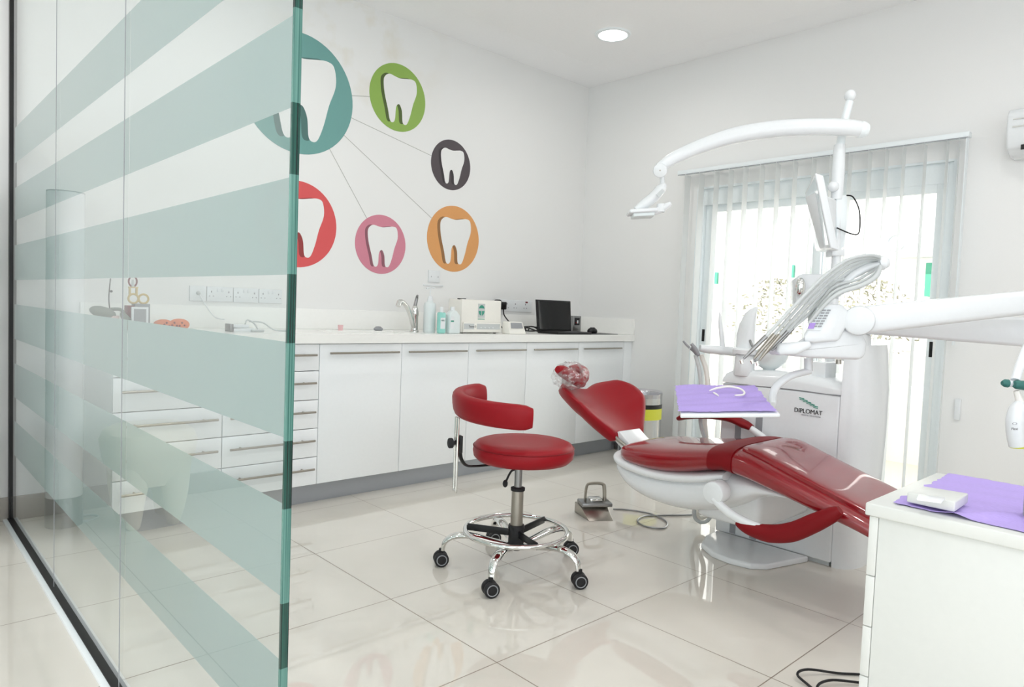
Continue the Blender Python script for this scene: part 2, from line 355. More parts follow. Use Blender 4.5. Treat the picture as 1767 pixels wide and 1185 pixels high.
struct(MB().box(.83, 4.467, YC+.055, YC+.07, 0, .109).build('trim_2', 'plinth'), 'grey metal plinth under the cabinets', 'plinth')
struct(MB().box(4.469, XB, YC, YC+.018, 0, .88, .001).build('trim_3', 'cab'), 'white filler strip between cabinets and wall', 'filler')
# worktop with sink cut-out
SX0, SX1, SY0, SY1 = 1.98, 2.52, 3.53, 3.83
t = thing('worktop', 'long white worktop with raised back edge over the cabinets', 'worktop', (2.6, 3.75, .883))
b = MB().box(.80, SX0, 3.445, YA-.001, .883, .935).box(SX1, XB-.001, 3.445, YA-.001, .883, .935).box(SX0, SX1, 3.445, SY0, .883, .935).box(SX0, SX1, SY1, YA-.001, .883, .935)
b.build('slab', 'top', t, flat=True)
tag(MB().box(.80, XB-.022, YA-.02, YA-.001, .9352, 1.062, .002).build('backsplash', 'top'), 'long low white splashback along the wall behind the worktop', 'splashback')
tag(MB().box(XB-.021, XB-.001, 3.445, YA-.001, .9352, 1.062, .002).build('backsplash', 'top'), 'short low white splashback at the right end of the worktop', 'splashback')
b = MB(); z0 = .895
b.box(SX0, SX1, SY0, SY1, z0-.004, z0).box(SX0, SX0+.004, SY0, SY1, z0, .936).box(SX1-.004, SX1, SY0, SY1, z0, .936).box(SX0, SX1, SY0, SY0+.004, z0, .936).box(SX0, SX1, SY1-.004, SY1, z0, .936)
b.build('sink_basin', 'top', t); MB().cyl((2.25, 3.68, z0), (2.25, 3.68, z0+.003), .03).build('drain', 'dsteel', t)

ZT = .935
# ------------------------------------------------------------------ things on the worktop
# tap
t = thing('tap', 'chrome mixer tap with a tall spout bending left', 'tap', (2.62, 3.74, ZT))
MB().lathe((2.62, 3.74, ZT), [(0, 0), (.03, 0), (.03, .008), (.024, .014), (.023, .10), (.026, .11), (.026, .13), (.022, .15), (.014, .17), (0, .172)], 24).build('body', 'chrome', t)
MB().tube([(2.615, 3.735, .965), (2.585, 3.71, .985), (2.56, 3.695, 1.03), (2.52, 3.68, 1.09), (2.475, 3.67, 1.125), (2.45, 3.665, 1.123)], [.014, .014, .014, .014, .015, .018], 14).cyl((2.45, 3.665, 1.128), (2.437, 3.66, 1.098), .017, seg=16).build('spout', 'chrome', t)
MB().tube([(2.62, 3.74, 1.10), (2.632, 3.74, 1.155), (2.622, 3.72, 1.17)], [.012, .01, .007], 10).build('lever', 'dsteel', t)
# bottles
x, y = 2.68, 3.66
t = thing('dispenser_bottle', 'tall white pump bottle beside the tap', 'bottle', (x, y, ZT))
MB().lathe((x, y, ZT), [(0, 0), (.036, 0), (.04, .006), (.04, .17), (.036, .19), (.02, .20), (.017, .215)], 24, True).build('body', 'milk', t)
MB().cyl((x, y, ZT+.205), (x, y, ZT+.235), .02, .014).cyl((x, y, ZT+.235), (x, y, ZT+.285), .006, .004, 12).tube([(x+.03, y, ZT+.29), (x, y, ZT+.292), (x-.028, y, ZT+.282)], .005, 8).build('pump', 'plas', t)
x, y = 2.70, 3.56
t = thing('soap_bottle', 'small teal soap bottle in front of the tall pump bottle', 'bottle', (x, y, ZT))
MB().box(x-.026, x+.026, y-.016, y+.016, ZT, ZT+.135, .008).build('body', 'clearsoap', t)
MB().cyl((x, y, ZT+.134), (x, y, ZT+.17), .012).build('cap', 'plas', t)
MB().box(x-.018, x+.018, y-.0175, y-.0162, ZT+.03, ZT+.10).build('label_sticker', 'plas', t)
text('label_print', 'GEL', t, (x, y-.0182, ZT+.083), .014, (1, 0, 0), (0, 0, 1), 'dteal')
x, y = 2.79, 3.56
t = thing('refill_bottle', 'wide white bottle with sloping shoulders beside the sealing machine', 'bottle', (x, y, ZT))
MB().prism([(x-.042, y-.025, ZT), (x+.048, y-.025, ZT), (x+.048, y-.025, ZT+.115), (x+.012, y-.025, ZT+.15), (x-.016, y-.025, ZT+.15), (x-.042, y-.025, ZT+.125)], (0, .05, 0), .008).build('body', 'milk', t)
MB().cyl((x-.002, y, ZT+.148), (x-.002, y, ZT+.172), .015).build('cap', 'plas', t)
MB().box(x-.036, x-.008, y-.0275, y-.0255, ZT+.03, ZT+.11).build('label_sticker', 'plas', t)
MB().box(x-.034, x-.010, y-.0285, y-.0275, ZT+.075, ZT+.085).build('label_band', 'teal2', t)
# small sink-side items
x, y = 2.16, 3.80+.05
t = thing('pink_cup', 'tiny pink cup at the back of the sink', 'cup', (x, y+.02, ZT))
MB().lathe((x, y+.02, ZT), [(0, 0), (.014, 0), (.017, .034), (.0155, .034), (.013, .002)], 20).build('bowl', mat('pink_plastic', (232, 190, 192), .4), t)
tag(MB().lathe((2.45, 3.90, ZT), [(0, 0), (.022, 0), (.03, .006), (.03, .014), (.022, .02), (.016, .026), (0, .028)], 24).build('sink_plug', 'grey'), 'small dark grey sink plug lying behind the sink', 'sink plug')
# autoclave / heat sealer
X0, X1, Y0, Y1 = 2.875, 3.225, 3.575, 3.72
t = thing('sealing_machine', 'beige sealing machine with teal emblem beside the white bottles', 'machine', ((X0+X1)/2, Y0, ZT))
MB().box(X0, X1, Y0, Y1, ZT+.005, ZT+.225, .008).build('housing', 'plas2', t)
MB().box(X0+.01, X1-.005, Y0-.012, Y0, ZT+.008, ZT+.075, .004).build('front_panel', 'plas2', t)
MB().box(X0+.015, X0+.10, Y0-.0135, Y0-.012, ZT+.028, ZT+.065).build('name_plate', 'lgrey', t)
text('name_print', 'Tecno 3', t, (X0+.085, Y0-.0142, ZT+.046), .019, (1, 0, 0), (0, 0, 1), 'ink')
MB().box(X0+.125, X1-.02, Y0-.0135, Y0-.012, ZT+.028, ZT+.065).build('control_strip', 'lgrey', t)
for k in range(4): MB().cyl((X0+.16+k*.035, Y0-.0135, ZT+.04), (X0+.16+k*.035, Y0-.016, ZT+.04), .005, seg=12).build('button', 'plas', t)
MB().box(X0+.14, X0+.20, Y0-.0015, Y0-.0002, ZT+.105, ZT+.20).build('emblem_plate', 'lgrey', t)
e = MB(); cx, cz = X0+.17, ZT+.155
for a0, a1, r0 in ((20, 160, .012), (185, 262, .006), (278, 355, .006)):
    o2 = [(cx+.026*math.cos(math.radians(a0+(a1-a0)*k/8)), Y0-.0025, cz+.036*math.sin(math.radians(a0+(a1-a0)*k/8))) for k in range(9)]
    i2 = [(cx+(r0 if r0 > .01 else .004)*math.cos(math.radians((a0+a1)/2)), Y0-.0025, cz+(.014 if a0 == 20 else -.004))]
    e.prism(o2+i2, (0, .001, 0))
e.build('emblem', 'teal2', t)
MB().box(X0+.14, X0+.20, Y0-.0015, Y0-.0002, ZT+.094, ZT+.099).build('emblem_caption', 'teal2', t)
MB().box(X0+.0, X0+.05, Y0+.02, Y0+.05, ZT+.225, ZT+.230).build('top_latch', 'dark', t)
for x in (X0+.03, X1-.03):
    for y in (Y0+.03, Y1-.03): MB().cyl((x, y, ZT), (x, y, ZT+.006), .01, seg=10).build('rubber_foot', 'rub', t)
# timer
t = thing('desk_timer', 'small white timer with tilted grey display next to the sealing machine', 'timer', (3.30, 3.53, ZT))
MB().hexa([(3.235, 3.49, ZT), (3.395, 3.49, ZT), (3.395, 3.58, ZT), (3.235, 3.58, ZT), (3.24, 3.515, ZT+.085), (3.375, 3.515, ZT+.085), (3.375, 3.575, ZT+.085), (3.24, 3.575, ZT+.085)], .008).build('case', 'plas2', t)
MB().hexa([(3.255, 3.4975, ZT+.04), (3.365, 3.4975, ZT+.04), (3.365, 3.5, ZT+.04), (3.255, 3.5, ZT+.04), (3.258, 3.509, ZT+.078), (3.36, 3.509, ZT+.078), (3.36, 3.512, ZT+.078), (3.258, 3.512, ZT+.078)]).build('display', 'grey', t)
# sockets
def socket(x0, x1, z0, z1, lab, grp, gangs=2, sw=True):
    t = thing('wall_socket', lab, 'socket', ((x0+x1)/2, YA, z0), grp)
    MB().box(x0, x1, YA-.010, YA, z0, z1, .003).build('face_plate', 'plas', t)
    b = MB(); w = (x1-x0)/gangs; yy = YA-.0105
    for g in range(gangs):
        cx = x0+w*(g+.5)+(.0 if gangs == 1 else (-.012 if g == 0 else .012)); cz = (z0+z1)/2
        b.box(cx-.003, cx+.003, yy, yy+.001, cz+.008, cz+.018).box(cx-.014, cx-.008, yy, yy+.001, cz-.014, cz-.009).box(cx+.008, cx+.014, yy, yy+.001, cz-.014, cz-.009)
    b.build('pin_holes', 'grey', t)
    b = MB()
    for g in range(gangs):
        s = -1 if g == 0 else 1; cx = (x0+x1)/2+s*.012*(gangs > 1); b.box(cx-.006, cx+.006, YA-.014, YA-.0095, (z0+z1)/2+.014, (z0+z1)/2+.032, .001)
    b.build('rocker_switches', 'plas', t); return t
socket(1.417, 1.562, 1.086, 1.17, 'left double socket of three behind the glass, above the white device', 'double sockets on the left')
socket(1.566, 1.712, 1.086, 1.17, 'middle double socket of three behind the glass', 'double sockets on the left')
socket(1.716, 1.858, 1.086, 1.17, 'double socket half hidden by the green glass edge', 'double sockets on the left')
t = thing('cable_outlet', 'white blank plate with a cable coming out, left of the sockets', 'cable outlet', (1.37, YA, 1.086))
MB().box(1.325, 1.413, YA-.01, YA, 1.086, 1.17, .003).build('face_plate', 'plas', t); MB().ball((1.37, YA-.012, 1.13), .012).build('grommet', 'lgrey', t)
MB().tube([(1.37, YA-.015, 1.13), (1.40, YA-.03, 1.07), (1.44, 3.98, 1.0), (1.465, 3.90, .99)], .003, 8).build('cable', 'plas', t)
t = thing('fused_spur', 'white switch plate on the wall above the bottles', 'switch', (2.99, YA, 1.27))
MB().box(2.94, 3.04, YA-.01, YA, 1.275, 1.36, .003).build('face_plate', 'plas', t); MB().box(2.96, 2.964, YA-.011, YA-.0095, 1.31, 1.32).box(3.02, 3.024, YA-.011, YA-.0095, 1.31, 1.32).build('screws', 'grey', t)
MB().box(2.90, 3.07, YA-.012, YA, 1.248, 1.258, .002).build('cable_trunking', 'plas', t)
t = thing('socket_strip', 'wide white socket panel with red light between machine and laptop', 'socket', (3.79, YA, 1.08))
MB().box(3.60, 3.975, YA-.012, YA, 1.085, 1.178, .003).build('face_plate', 'plas', t)
b = MB()
for cx in (3.70, 3.79, 3.90):
    b.box(cx-.004, cx+.004, YA-.013, YA-.0115, 1.14, 1.152).box(cx-.018, cx-.010, YA-.013, YA-.0115, 1.112, 1.119).box(cx+.010, cx+.018, YA-.013, YA-.0115, 1.112, 1.119)
b.build('pin_holes', 'grey', t); MB().box(3.90, 3.925, YA-.014, YA-.0115, 1.158, 1.170).build('neon_light', 'maroon', t)
t = thing('mains_plug', 'black plugs with hanging leads in the socket panel', 'plug', (3.62, 4.0, 1.09))
MB().box(3.60, 3.66, YA-.055, YA-.0125, 1.10, 1.16, .006).cyl((3.585, YA-.0125, 1.15), (3.585, YA-.05, 1.15), .026).build('plug_body', 'dark', t)
MB().tube([(3.63, YA-.05, 1.10), (3.60, 3.95, 1.05), (3.63, 3.88, .98), (3.70, 3.82, .945), (3.62, 3.76, .943)], .005, 8).tube([(3.585, YA-.045, 1.13), (3.50, 3.93, 1.06), (3.48, 3.87, .99), (3.47, 3.80, .945)], .004, 8).build('lead', 'dark', t)
pts = [(3.50+.09*math.cos(a*1.3)+.012*a, 3.70+.05*math.sin(a*1.7), ZT+.012+.018*(1+math.sin(a*2.3))) for a in [k*.7 for k in range(22)]]
pts = [(min(p[0], 3.68), p[1], p[2]) for p in pts]
tag(MB().tube(pts, .0055, 8, 5).build('power_cable', 'dark'), 'tangled black power cable between timer and laptop', 'cable')
# laptop
t = thing('laptop', 'open black laptop near the corner of the worktop', 'laptop', (3.87, 3.57, ZT))
MB().box(3.69, 4.06, 3.465, 3.68, ZT, ZT+.018, .004).build('base', 'dark', t)
MB().box(3.72, 4.03, 3.54, 3.66, ZT+.0182, ZT+.0195).build('keyboard', 'rub', t)
MB().box(3.82, 3.92, 3.48, 3.53, ZT+.0182, ZT+.0190).build('touchpad', 'grey', t)
MB().hexa([(3.69, 3.675, ZT+.015), (4.06, 3.675, ZT+.015), (4.06, 3.687, ZT+.015), (3.69, 3.687, ZT+.015), (3.685, 3.70, ZT+.25), (4.065, 3.70, ZT+.25), (4.065, 3.712, ZT+.25), (3.685, 3.712, ZT+.25)], .003).build('lid', 'dark', t)
MB().hexa([(3.705, 3.6735, ZT+.03), (4.045, 3.6735, ZT+.03), (4.045, 3.6755, ZT+.03), (3.705, 3.6755, ZT+.03), (3.702, 3.6965, ZT+.238), (4.048, 3.6965, ZT+.238), (4.048, 3.699, ZT+.238), (3.702, 3.699, ZT+.238)]).build('screen', 'black', t)
t = thing('control_box', 'small grey switch box behind the laptop', 'switch box', (4.25, 3.82, ZT))
MB().box(4.19, 4.29, 3.78, 3.86, ZT, ZT+.135, .004).build('case', 'dsteel', t)
MB().box(4.21, 4.27, 3.778, 3.78, ZT+.06, ZT+.12).build('face', 'rub', t); MB().box(4.235, 4.25, 3.774, 3.778, ZT+.075, ZT+.10).build('toggle', 'plas', t); MB().cyl((4.225, 3.778, ZT+.08), (4.225, 3.774, ZT+.08), .006, seg=10).build('red_button', 'redm', t)
t = thing('computer_mouse', 'black computer mouse right of the laptop', 'mouse', (4.24, 3.62, ZT+.004))
MB().ball((4.27, 3.64, ZT+.018), .032, (1.6, 1, .95)).build('shell', 'dark', t); MB().box(4.262, 4.278, 3.62, 3.66, ZT+.042, ZT+.049, .002).build('scroll_wheel', 'rub', t)
tag(MB().box(4.10, 4.42, 3.50, 3.74, ZT, ZT+.004, .001).build('mouse_mat', 'dark'), 'thin black mouse mat under the mouse', 'mouse mat')
# items seen through the glass
t = thing('desk_device', 'white box-shaped device with grey end seen through the glass', 'device', (1.47, 3.72, ZT))
MB().box(1.415, 1.53, 3.64, 3.72, ZT, ZT+.018, .003).box(1.415, 1.50, 3.65, 3.71, ZT+.02, ZT+.038, .003).build('case', 'plas', t)
MB().box(1.397, 1.414, 3.64, 3.715, ZT, ZT+.04, .002).build('end_cap', 'dsteel', t)
MB().box(1.505, 1.57, 3.62, 3.67, ZT, ZT+.012, .003).build('keypad', 'lgrey', t)
MB().tube([(1.49, 3.68, ZT+.04), (1.51, 3.70, ZT+.06), (1.54, 3.69, ZT+.045), (1.55, 3.66, ZT+.015)], .004, 8).tube([(1.56, 3.80, ZT+.05), (1.62, 3.76, ZT+.045), (1.67, 3.72, ZT+.008), (1.75, 3.70, ZT+.005)], .004, 8).build('cable', 'lgrey', t)
t = thing('orange_toy', 'orange crab-shaped soft toy behind the glass', 'toy', (1.15, 3.75, ZT))
MB().ball((1.105, 3.75, ZT+.028), .045, (1.05, .7, .62)).ball((1.18, 3.75, ZT+.03), .048, (1.05, .7, .64)).build('body', 'coral', t)
b = MB()
for k in range(9): b.ball((1.10+.012*k, 3.716+.002*(k % 3), ZT+.03+.01*math.sin(k*2)), .005, seg=8)
b.build('dark_spots', 'maroon', t)
t = thing('photo_frame', 'small white photo frame with grey picture on the worktop', 'photo frame', (.985, 3.70, ZT))
MB().box(.945, 1.02, 3.69, 3.705, ZT, ZT+.115, .002).build('frame', 'plas', t); MB().box(.955, 1.008, 3.686, 3.6898, ZT+.02, ZT+.105).build('picture', 'grey', t)
t = thing('pen_holder', 'dark box holder standing behind the photo frame', 'holder', (.98, 3.75, ZT))
MB().box(.935, .965, 3.72, 3.78, ZT, ZT+.12, .002).build('left_half', 'maroon', t, label='maroon left half'); MB().box(.967, 1.035, 3.72, 3.78, ZT, ZT+.13, .002).build('right_half', 'grey', t)
t = thing('letter_ornament', 'wooden letter ornament with a ring on top, above the photo frame', 'ornament', (.975, 3.74, ZT+.13))
zz = ZT+.13
MB().tube([(.965+.022*math.cos(a), 3.74, zz+.024+.022*math.sin(a)) for a in [2*PI*k/14 for k in range(14)]], .005, 8, 2, True).tube([(1.01+.022*math.cos(a), 3.74, zz+.024+.022*math.sin(a)) for a in [2*PI*k/14 for k in range(14)]], .005, 8, 2, True).build('rings', 'wood', t)
MB().box(.945, .953, 3.735, 3.75, zz+.042, zz+.075, .001).box(.975, .983, 3.735, 3.75, zz+.042, zz+.075, .001).box(.943, .985, 3.735, 3.75, zz+.075, zz+.081, .001).build('posts', 'wood', t)
MB().tube([(.962+.018*math.cos(a), 3.742, zz+.107+.025*math.sin(a)) for a in [2*PI*k/14 for k in range(14)]], .004, 8, 2, True).build('ring', 'maroon', t)
MB().cyl((.962, 3.742, zz+.081), (.962, 3.742, zz+.115), .008, .004).build('stem', 'lgrey', t)
t = thing('flower_pot', 'pale pot with two broad grey leaves and a thin stem, behind the glass', 'plant', (.87, 3.72, ZT))
MB().lathe((.86, 3.72, ZT), [(0, 0), (.025, 0), (.04, .07), (.036, .07), (.022, .004)], 20).build('pot', mat('pale_pink_pot', (220, 200, 196), .5), t)
R1 = Matrix.Rotation(.25, 3, 'Y'); MB().ball((.825, 3.70, ZT+.085), .05, (1.15, .6, .55), rot=R1).ball((.925, 3.70, ZT+.055), .04, (1.0, .5, .42), rot=Matrix.Rotation(.9, 3, 'Y')).tube([(.86, 3.71, ZT+.10), (.90, 3.705, ZT+.10), (.915, 3.70, ZT+.08)], .008, 8).build('leaves', mat('grey_green_leaf', (120, 128, 120), .6), t)
MB().tube([(.86, 3.71, ZT+.07), (.852, 3.71, ZT+.15), (.858, 3.71, ZT+.245)], .0025, 8).ball((.862, 3.71, ZT+.185), .006).build('stem', 'rub', t)

# ------------------------------------------------------------------ tooth stickers on the wall
TOOTH = [(-.52, .51), (-.36, .63), (-.14, .60), (.04, .585), (.29, .63), (.46, .65), (.60, .58), (.64, .27), (.52, -.09), (.43, -.44), (.33, -.70), (.24, -.76), (.155, -.69), (.12, -.37), (.02, -.19), (-.09, -.29), (-.12, -.66), (-.2, -.77), (-.3, -.71), (-.38, -.40), (-.5, 0), (-.55, .32)]
TS = [(p.x, p.y) for p in cr_pts([(a, b, 0) for a, b in TOOTH], 5, True)]
def flatpoly(mb, pts, y, th):
    bm = mb.bm; front = [bm.verts.new((x, y, z)) for x, z in pts]; es = [bm.edges.new((front[i], front[(i+1) % len(front)])) for i in range(len(front))]
    r = bmesh.ops.triangle_fill(bm, use_beauty=True, edges=es, normal=(0, -1, 0)); fs = [g for g in r['geom'] if isinstance(g, bmesh.types.BMFace)]
    ex = bmesh.ops.extrude_face_region(bm, geom=fs); vs = [g for g in ex['geom'] if isinstance(g, bmesh.types.BMVert)]
    bmesh.ops.translate(bm, vec=(0, th, 0), verts=vs); bmesh.ops.recalc_face_normals(bm, faces=bm.faces)
stickers = [(1.945, 2.36, .36, 'teal', 'largest round wall sticker, teal with a white tooth'), (2.647, 2.495, .222, 'green', 'round green wall sticker with a white tooth'),
            (3.112, 2.125, .178, 'char', 'small round charcoal wall sticker with a white tooth'), (1.95, 1.575, .262, 'redp', 'large round red wall sticker cut by the glass edge'),
            (2.545, 1.505, .196, 'pink', 'round pink wall sticker with a white tooth'), (3.158, 1.60, .238, 'orange', 'round orange wall sticker with a white tooth')]
for i, (cx, cz, r, k, lab) in enumerate(stickers):
    t = thing('wall_sticker', lab, 'wall sticker', (cx, YA, cz-r), 'round tooth stickers on the wall')
    b = MB(); flatpoly(b, [(cx+r*math.cos(2*PI*j/64), cz+r*math.sin(2*PI*j/64)) for j in range(64)], YA-.002, .0018); b.build('disc', k, t, flat=True)
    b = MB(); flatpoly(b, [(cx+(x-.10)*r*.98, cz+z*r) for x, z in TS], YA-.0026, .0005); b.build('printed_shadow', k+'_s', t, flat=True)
    b = MB(); flatpoly(b, [(cx+(x+.02)*r, cz+z*r) for x, z in TS], YA-.0034, .0007); b.build('tooth', 'wall', t, flat=True)
    if i == 0:
        c0 = V((cx, YA-.001, cz))
        for j in (1, 2, 3, 4, 5):
            q = V((stickers[j][0], YA-.001, stickers[j][1])); d = (q-c0).normalized(); a, e = c0+d*r, q-d*stickers[j][2]; n = V((-d.z, 0, d.x))*.0018
            MB().prism([a-n, e-n, e+n, a+n], (0, .0008, 0)).build('connecting_line', 'line', t)

# ------------------------------------------------------------------ glass partition
GX = .515
t = thing('glass_partition', 'frameless glass partition with horizontal frosted stripes', 'glass partition', (GX, 2.5, 0))
bands = [(1.700, 1.863), (1.434, 1.585), (1.155, 1.318), (.877, 1.041), (.600, .762), (.322, .487)]
for (a, b_) in ((1.101, 2.096), (2.100, 2.996), (3.000, 4.02)):
    p = MB().box(GX, GX+.012, a, b_, .012, ZC-.001).build('glass_panel', ['glass', 'cutface'], t, flat=True)
    for f in p.data.polygons:
        if abs(f.normal.x) < .5: f.material_index = 1
    s = MB()
    for z0, z1 in bands: s.box(GX+.0124, GX+.0132, a+.001, b_-.001, z0, z1)
    s.build('frosted_stripes', 'frost', p, flat=True)
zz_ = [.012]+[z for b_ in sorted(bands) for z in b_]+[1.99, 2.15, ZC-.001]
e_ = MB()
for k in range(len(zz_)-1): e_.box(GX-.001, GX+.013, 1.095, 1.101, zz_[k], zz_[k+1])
e_ = e_.build('polished_edge', ['gedge', 'gedge_reflect'], t, label='dark green polished glass edge with painted stripe reflections', flat=True)
for k in range(len(zz_)-1):  # alternating colour imitates the frosted stripes reflected in the edge
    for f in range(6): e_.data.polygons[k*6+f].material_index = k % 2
for y in (2.0965, 2.9965): MB().box(GX-.0008, GX+.0012, y, y+.003, .012, ZC-.001).build('joint', 'grey', t)
MB().box(GX-.012, GX+.022, 1.095, 4.05, 0, .014, .001).build('floor_channel', 'track', t, label='black floor channel')
MB().box(GX-.030, GX-.0125, 1.095, 4.05, 0, .012, .001).build('channel_trim', 'alu', t, label='aluminium strip along the channel')
MB().box(GX-.008, GX+.020, 4.02, YA-.0001, .0, ZC-.001).build('wall_profile', 'track', t, label='black wall profile')

# corridor things (seen mirrored in the glass)
t = thing('tooth_stool', 'cream tooth-shaped stool seen reflected in the glass', 'stool', (.01, 3.66, 0))
cx, cy = .01, 3.66; b = MB(); rings = []
for z, r, q in ((.20, .13, 2.2), (.25, .165, 2.5), (.33, .195, 2.8), (.41, .205, 3), (.455, .19, 3), (.48, .15, 2.6), (.47, .06, 2)):
    rings.append([(cx+r*math.copysign(abs(math.cos(a))**(2/q), math.cos(a)), cy+r*math.copysign(abs(math.sin(a))**(2/q), math.sin(a)), z) for a in [2*PI*j/32 for j in range(32)]])
b.loft(rings)
b.build('crown', 'cream', t)
for sx, sy in ((1, 1), (1, -1), (-1, 1), (-1, -1)):
    MB().tube([(cx+sx*.085, cy+sy*.085, .30), (cx+sx*.095, cy+sy*.09, .16), (cx+sx*.09, cy+sy*.09, .03), (cx+sx*.088, cy+sy*.088, 0)], [.085, .06, .035, .022], 16).build('root', 'cream', t)
t = thing('cylinder_stand', 'tall white cylinder with steel base seen reflected in the glass', 'stand', (.33, 3.84, 0))
MB().cyl((.33, 3.84, .14), (.33, 3.84, 1.57), .078, seg=40, bev=.003).build('column', 'plas', t); MB().cyl((.33, 3.84, 0), (.33, 3.84, .14), .0785, seg=40).build('base', 'dsteel', t); MB().cyl((.33, 3.84, 1.57), (.33, 3.84, 1.574), .078, seg=40).build('rim', 'grey', t)
tag(MB().tube([(.24+.06*math.cos(a), 3.86+.05*math.sin(a), .006+.002*(k % 3)) for k, a in enumerate([k*.8 for k in range(18)])], .004, 8).build('loose_cable', 'lgrey'), 'coiled grey cable on the floor beside the white cylinder', 'cable')

# ------------------------------------------------------------------ balcony door, frame and blind
t = struct(MB().box(XB+.02, XB+.08, WY0, WY0+.05, 0, WZ, .002).box(XB+.02, XB+.08, WY1-.05, WY1, 0, WZ, .002).box(XB+.02, XB+.08, WY0+.05, WY1-.05, 1.93, WZ, .002).box(XB+.02, XB+.08, WY0+.05, WY1-.05, 0, .02, .002).build('door_1', 'alu'), 'white sliding balcony door', 'door')
def sash(y0, y1, x, lab, lock):
    s = MB().box(x, x+.03, y0, y0+.055, .02, 1.93, .002).box(x, x+.03, y1-.055, y1, .02, 1.93, .002).box(x, x+.03, y0+.055, y1-.055, .02, .09, .002).box(x, x+.03, y0+.055, y1-.055, 1.88, 1.93, .002).build('sash', 'alu', t)
    MB().box(x+.012, x+.018, y0+.055, y1-.055, .09, 1.88).build('window_pane', 'pane', s, flat=True)
    MB().box(x-.002, x, lock-.011, lock+.011, .92, 1.01).build('flush_lock', 'black', s)
mid = 2.02
sash(WY0+.05, mid+.03, XB+.022, '', WY0+.078); sash(mid-.03, WY1-.05, XB+.053, '', WY1-.078)
struct(MB().box(XB-.002, XB+.02, WY0-.0, WY0+.02, 0, WZ, .001).box(XB-.002, XB+.02, WY1-.02, WY1, 0, WZ, .001).box(XB-.002, XB+.02, WY0+.02, WY1-.02, WZ-.012, WZ+.002, .001).build('trim_4', 'alu'), 'white door reveal trim', 'trim')
b = thing('vertical_blind', 'white vertical blind with turned slats over the balcony door', 'blind', (4.50, 2.1, 2.18))
MB().box(4.475, 4.525, 1.165, 3.05, 2.155, 2.185, .003).build('head_rail', 'alu', b)
MB().box(4.474, 4.4755, 1.17, 3.045, 2.150, 2.155).build('rail_painted_shadow', 'grey', b)  # solid grey strip standing in for the shadow line under the rail
ys = [2.974, 2.856, 2.733, 2.619, 2.508, 2.385, 2.273, 2.154, 2.032, 1.918, 1.805, 1.689, 1.593, 1.498, 1.385, 1.273, 1.216]
for i, y in enumerate(ys):
    dx, dy = .044*math.cos(.12), .044*math.sin(.12)
    if i == 16: dx, dy = .040, .008
    s = MB()
    cs = [(4.50+dx*u, y+dy*u+.004*(1-u*u)) for u in (-1, -.5, 0, .5, 1)]
    s.loft([[(px_, py_, z) for px_, py_ in cs]+[(px_, py_-.0008, z) for px_, py_ in cs[::-1]] for z in (.06, 2.15)]); s.build('slat', 'slat', b)
MB().box(4.478, 4.522, 1.175, 1.179, 1.0, 2.154).build('pull_cord', 'alu', b)
for y in (1.30, 2.0, 2.75): MB().box(4.525, XB, y-.012, y+.012, 2.168, 2.186).build('bracket', 'alu', b)
tag(MB().box(XB-.016, XB, 1.135, 1.165, .575, .695, .004).build('cord_tensioner', 'plas'), 'small white cord holder on the wall right of the door', 'cord holder')

# wall air conditioner at the right edge
t = thing('air_conditioner', 'white wall air conditioner cut off at the right edge', 'air conditioner', (XB, .45, 2.0))
MB().prism([(XB, .972, 2.01), (XB-.10, .972, 2.01), (XB-.175, .972, 2.045), (XB-.20, .972, 2.12), (XB-.20, .972, 2.215), (XB-.18, .972, 2.245), (XB, .972, 2.25)], (0, -.85, 0), .012, 3).build('housing', 'plas', t)
MB().box(XB-.203, XB-.199, .11, .945, 2.185, 2.190).box(XB-.203, XB-.199, .11, .945, 2.145, 2.152).build('trim_line', 'chrome', t)
MB().box(XB-.192, XB-.185, .3, .905, 2.03, 2.055).build('air_slot', 'dark', t)

# ------------------------------------------------------------------ waste bin
bx, by = 4.20, 3.08
t = thing('waste_bin', 'stainless steel bin with yellow label behind the dental chair', 'bin', (bx, by, 0))
MB().lathe((bx, by, 0), [(0, .0), (.15, .0), (.15, .52), (.152, .528), (.146, .530), (.142, .522), (.142, .01), (0, .01)], 48).build('body', mat('bin_steel', (196, 196, 196), .22, 1), t)
MB().lathe((bx, by, 0), [(.1508, .425), (.1515, .425), (.1515, .455), (.1508, .455)], 48).build('black_band', 'dark', t)
b = MB(); b.loft([[(bx+r*math.cos(a), by+r*math.sin(a), z) for a in [math.radians(180+90*k/16) for k in range(17)]] for r, z in ((.1515, .345), (.1515, .424))], cap=False)
b.loft([[(bx+.1512*math.cos(a), by+.1512*math.sin(a), z) for a in [math.radians(180+150*k/24) for k in range(25)]] for z in (.345, .424)], cap=False).build('yellow_label', 'yellow', t)
MB().lathe((bx, by, 0), [(.150, .50), (.156, .534), (.148, .545), (.138, .53), (.12, .45), (.0, .40)], 40).build('bin_liner', 'film', t)

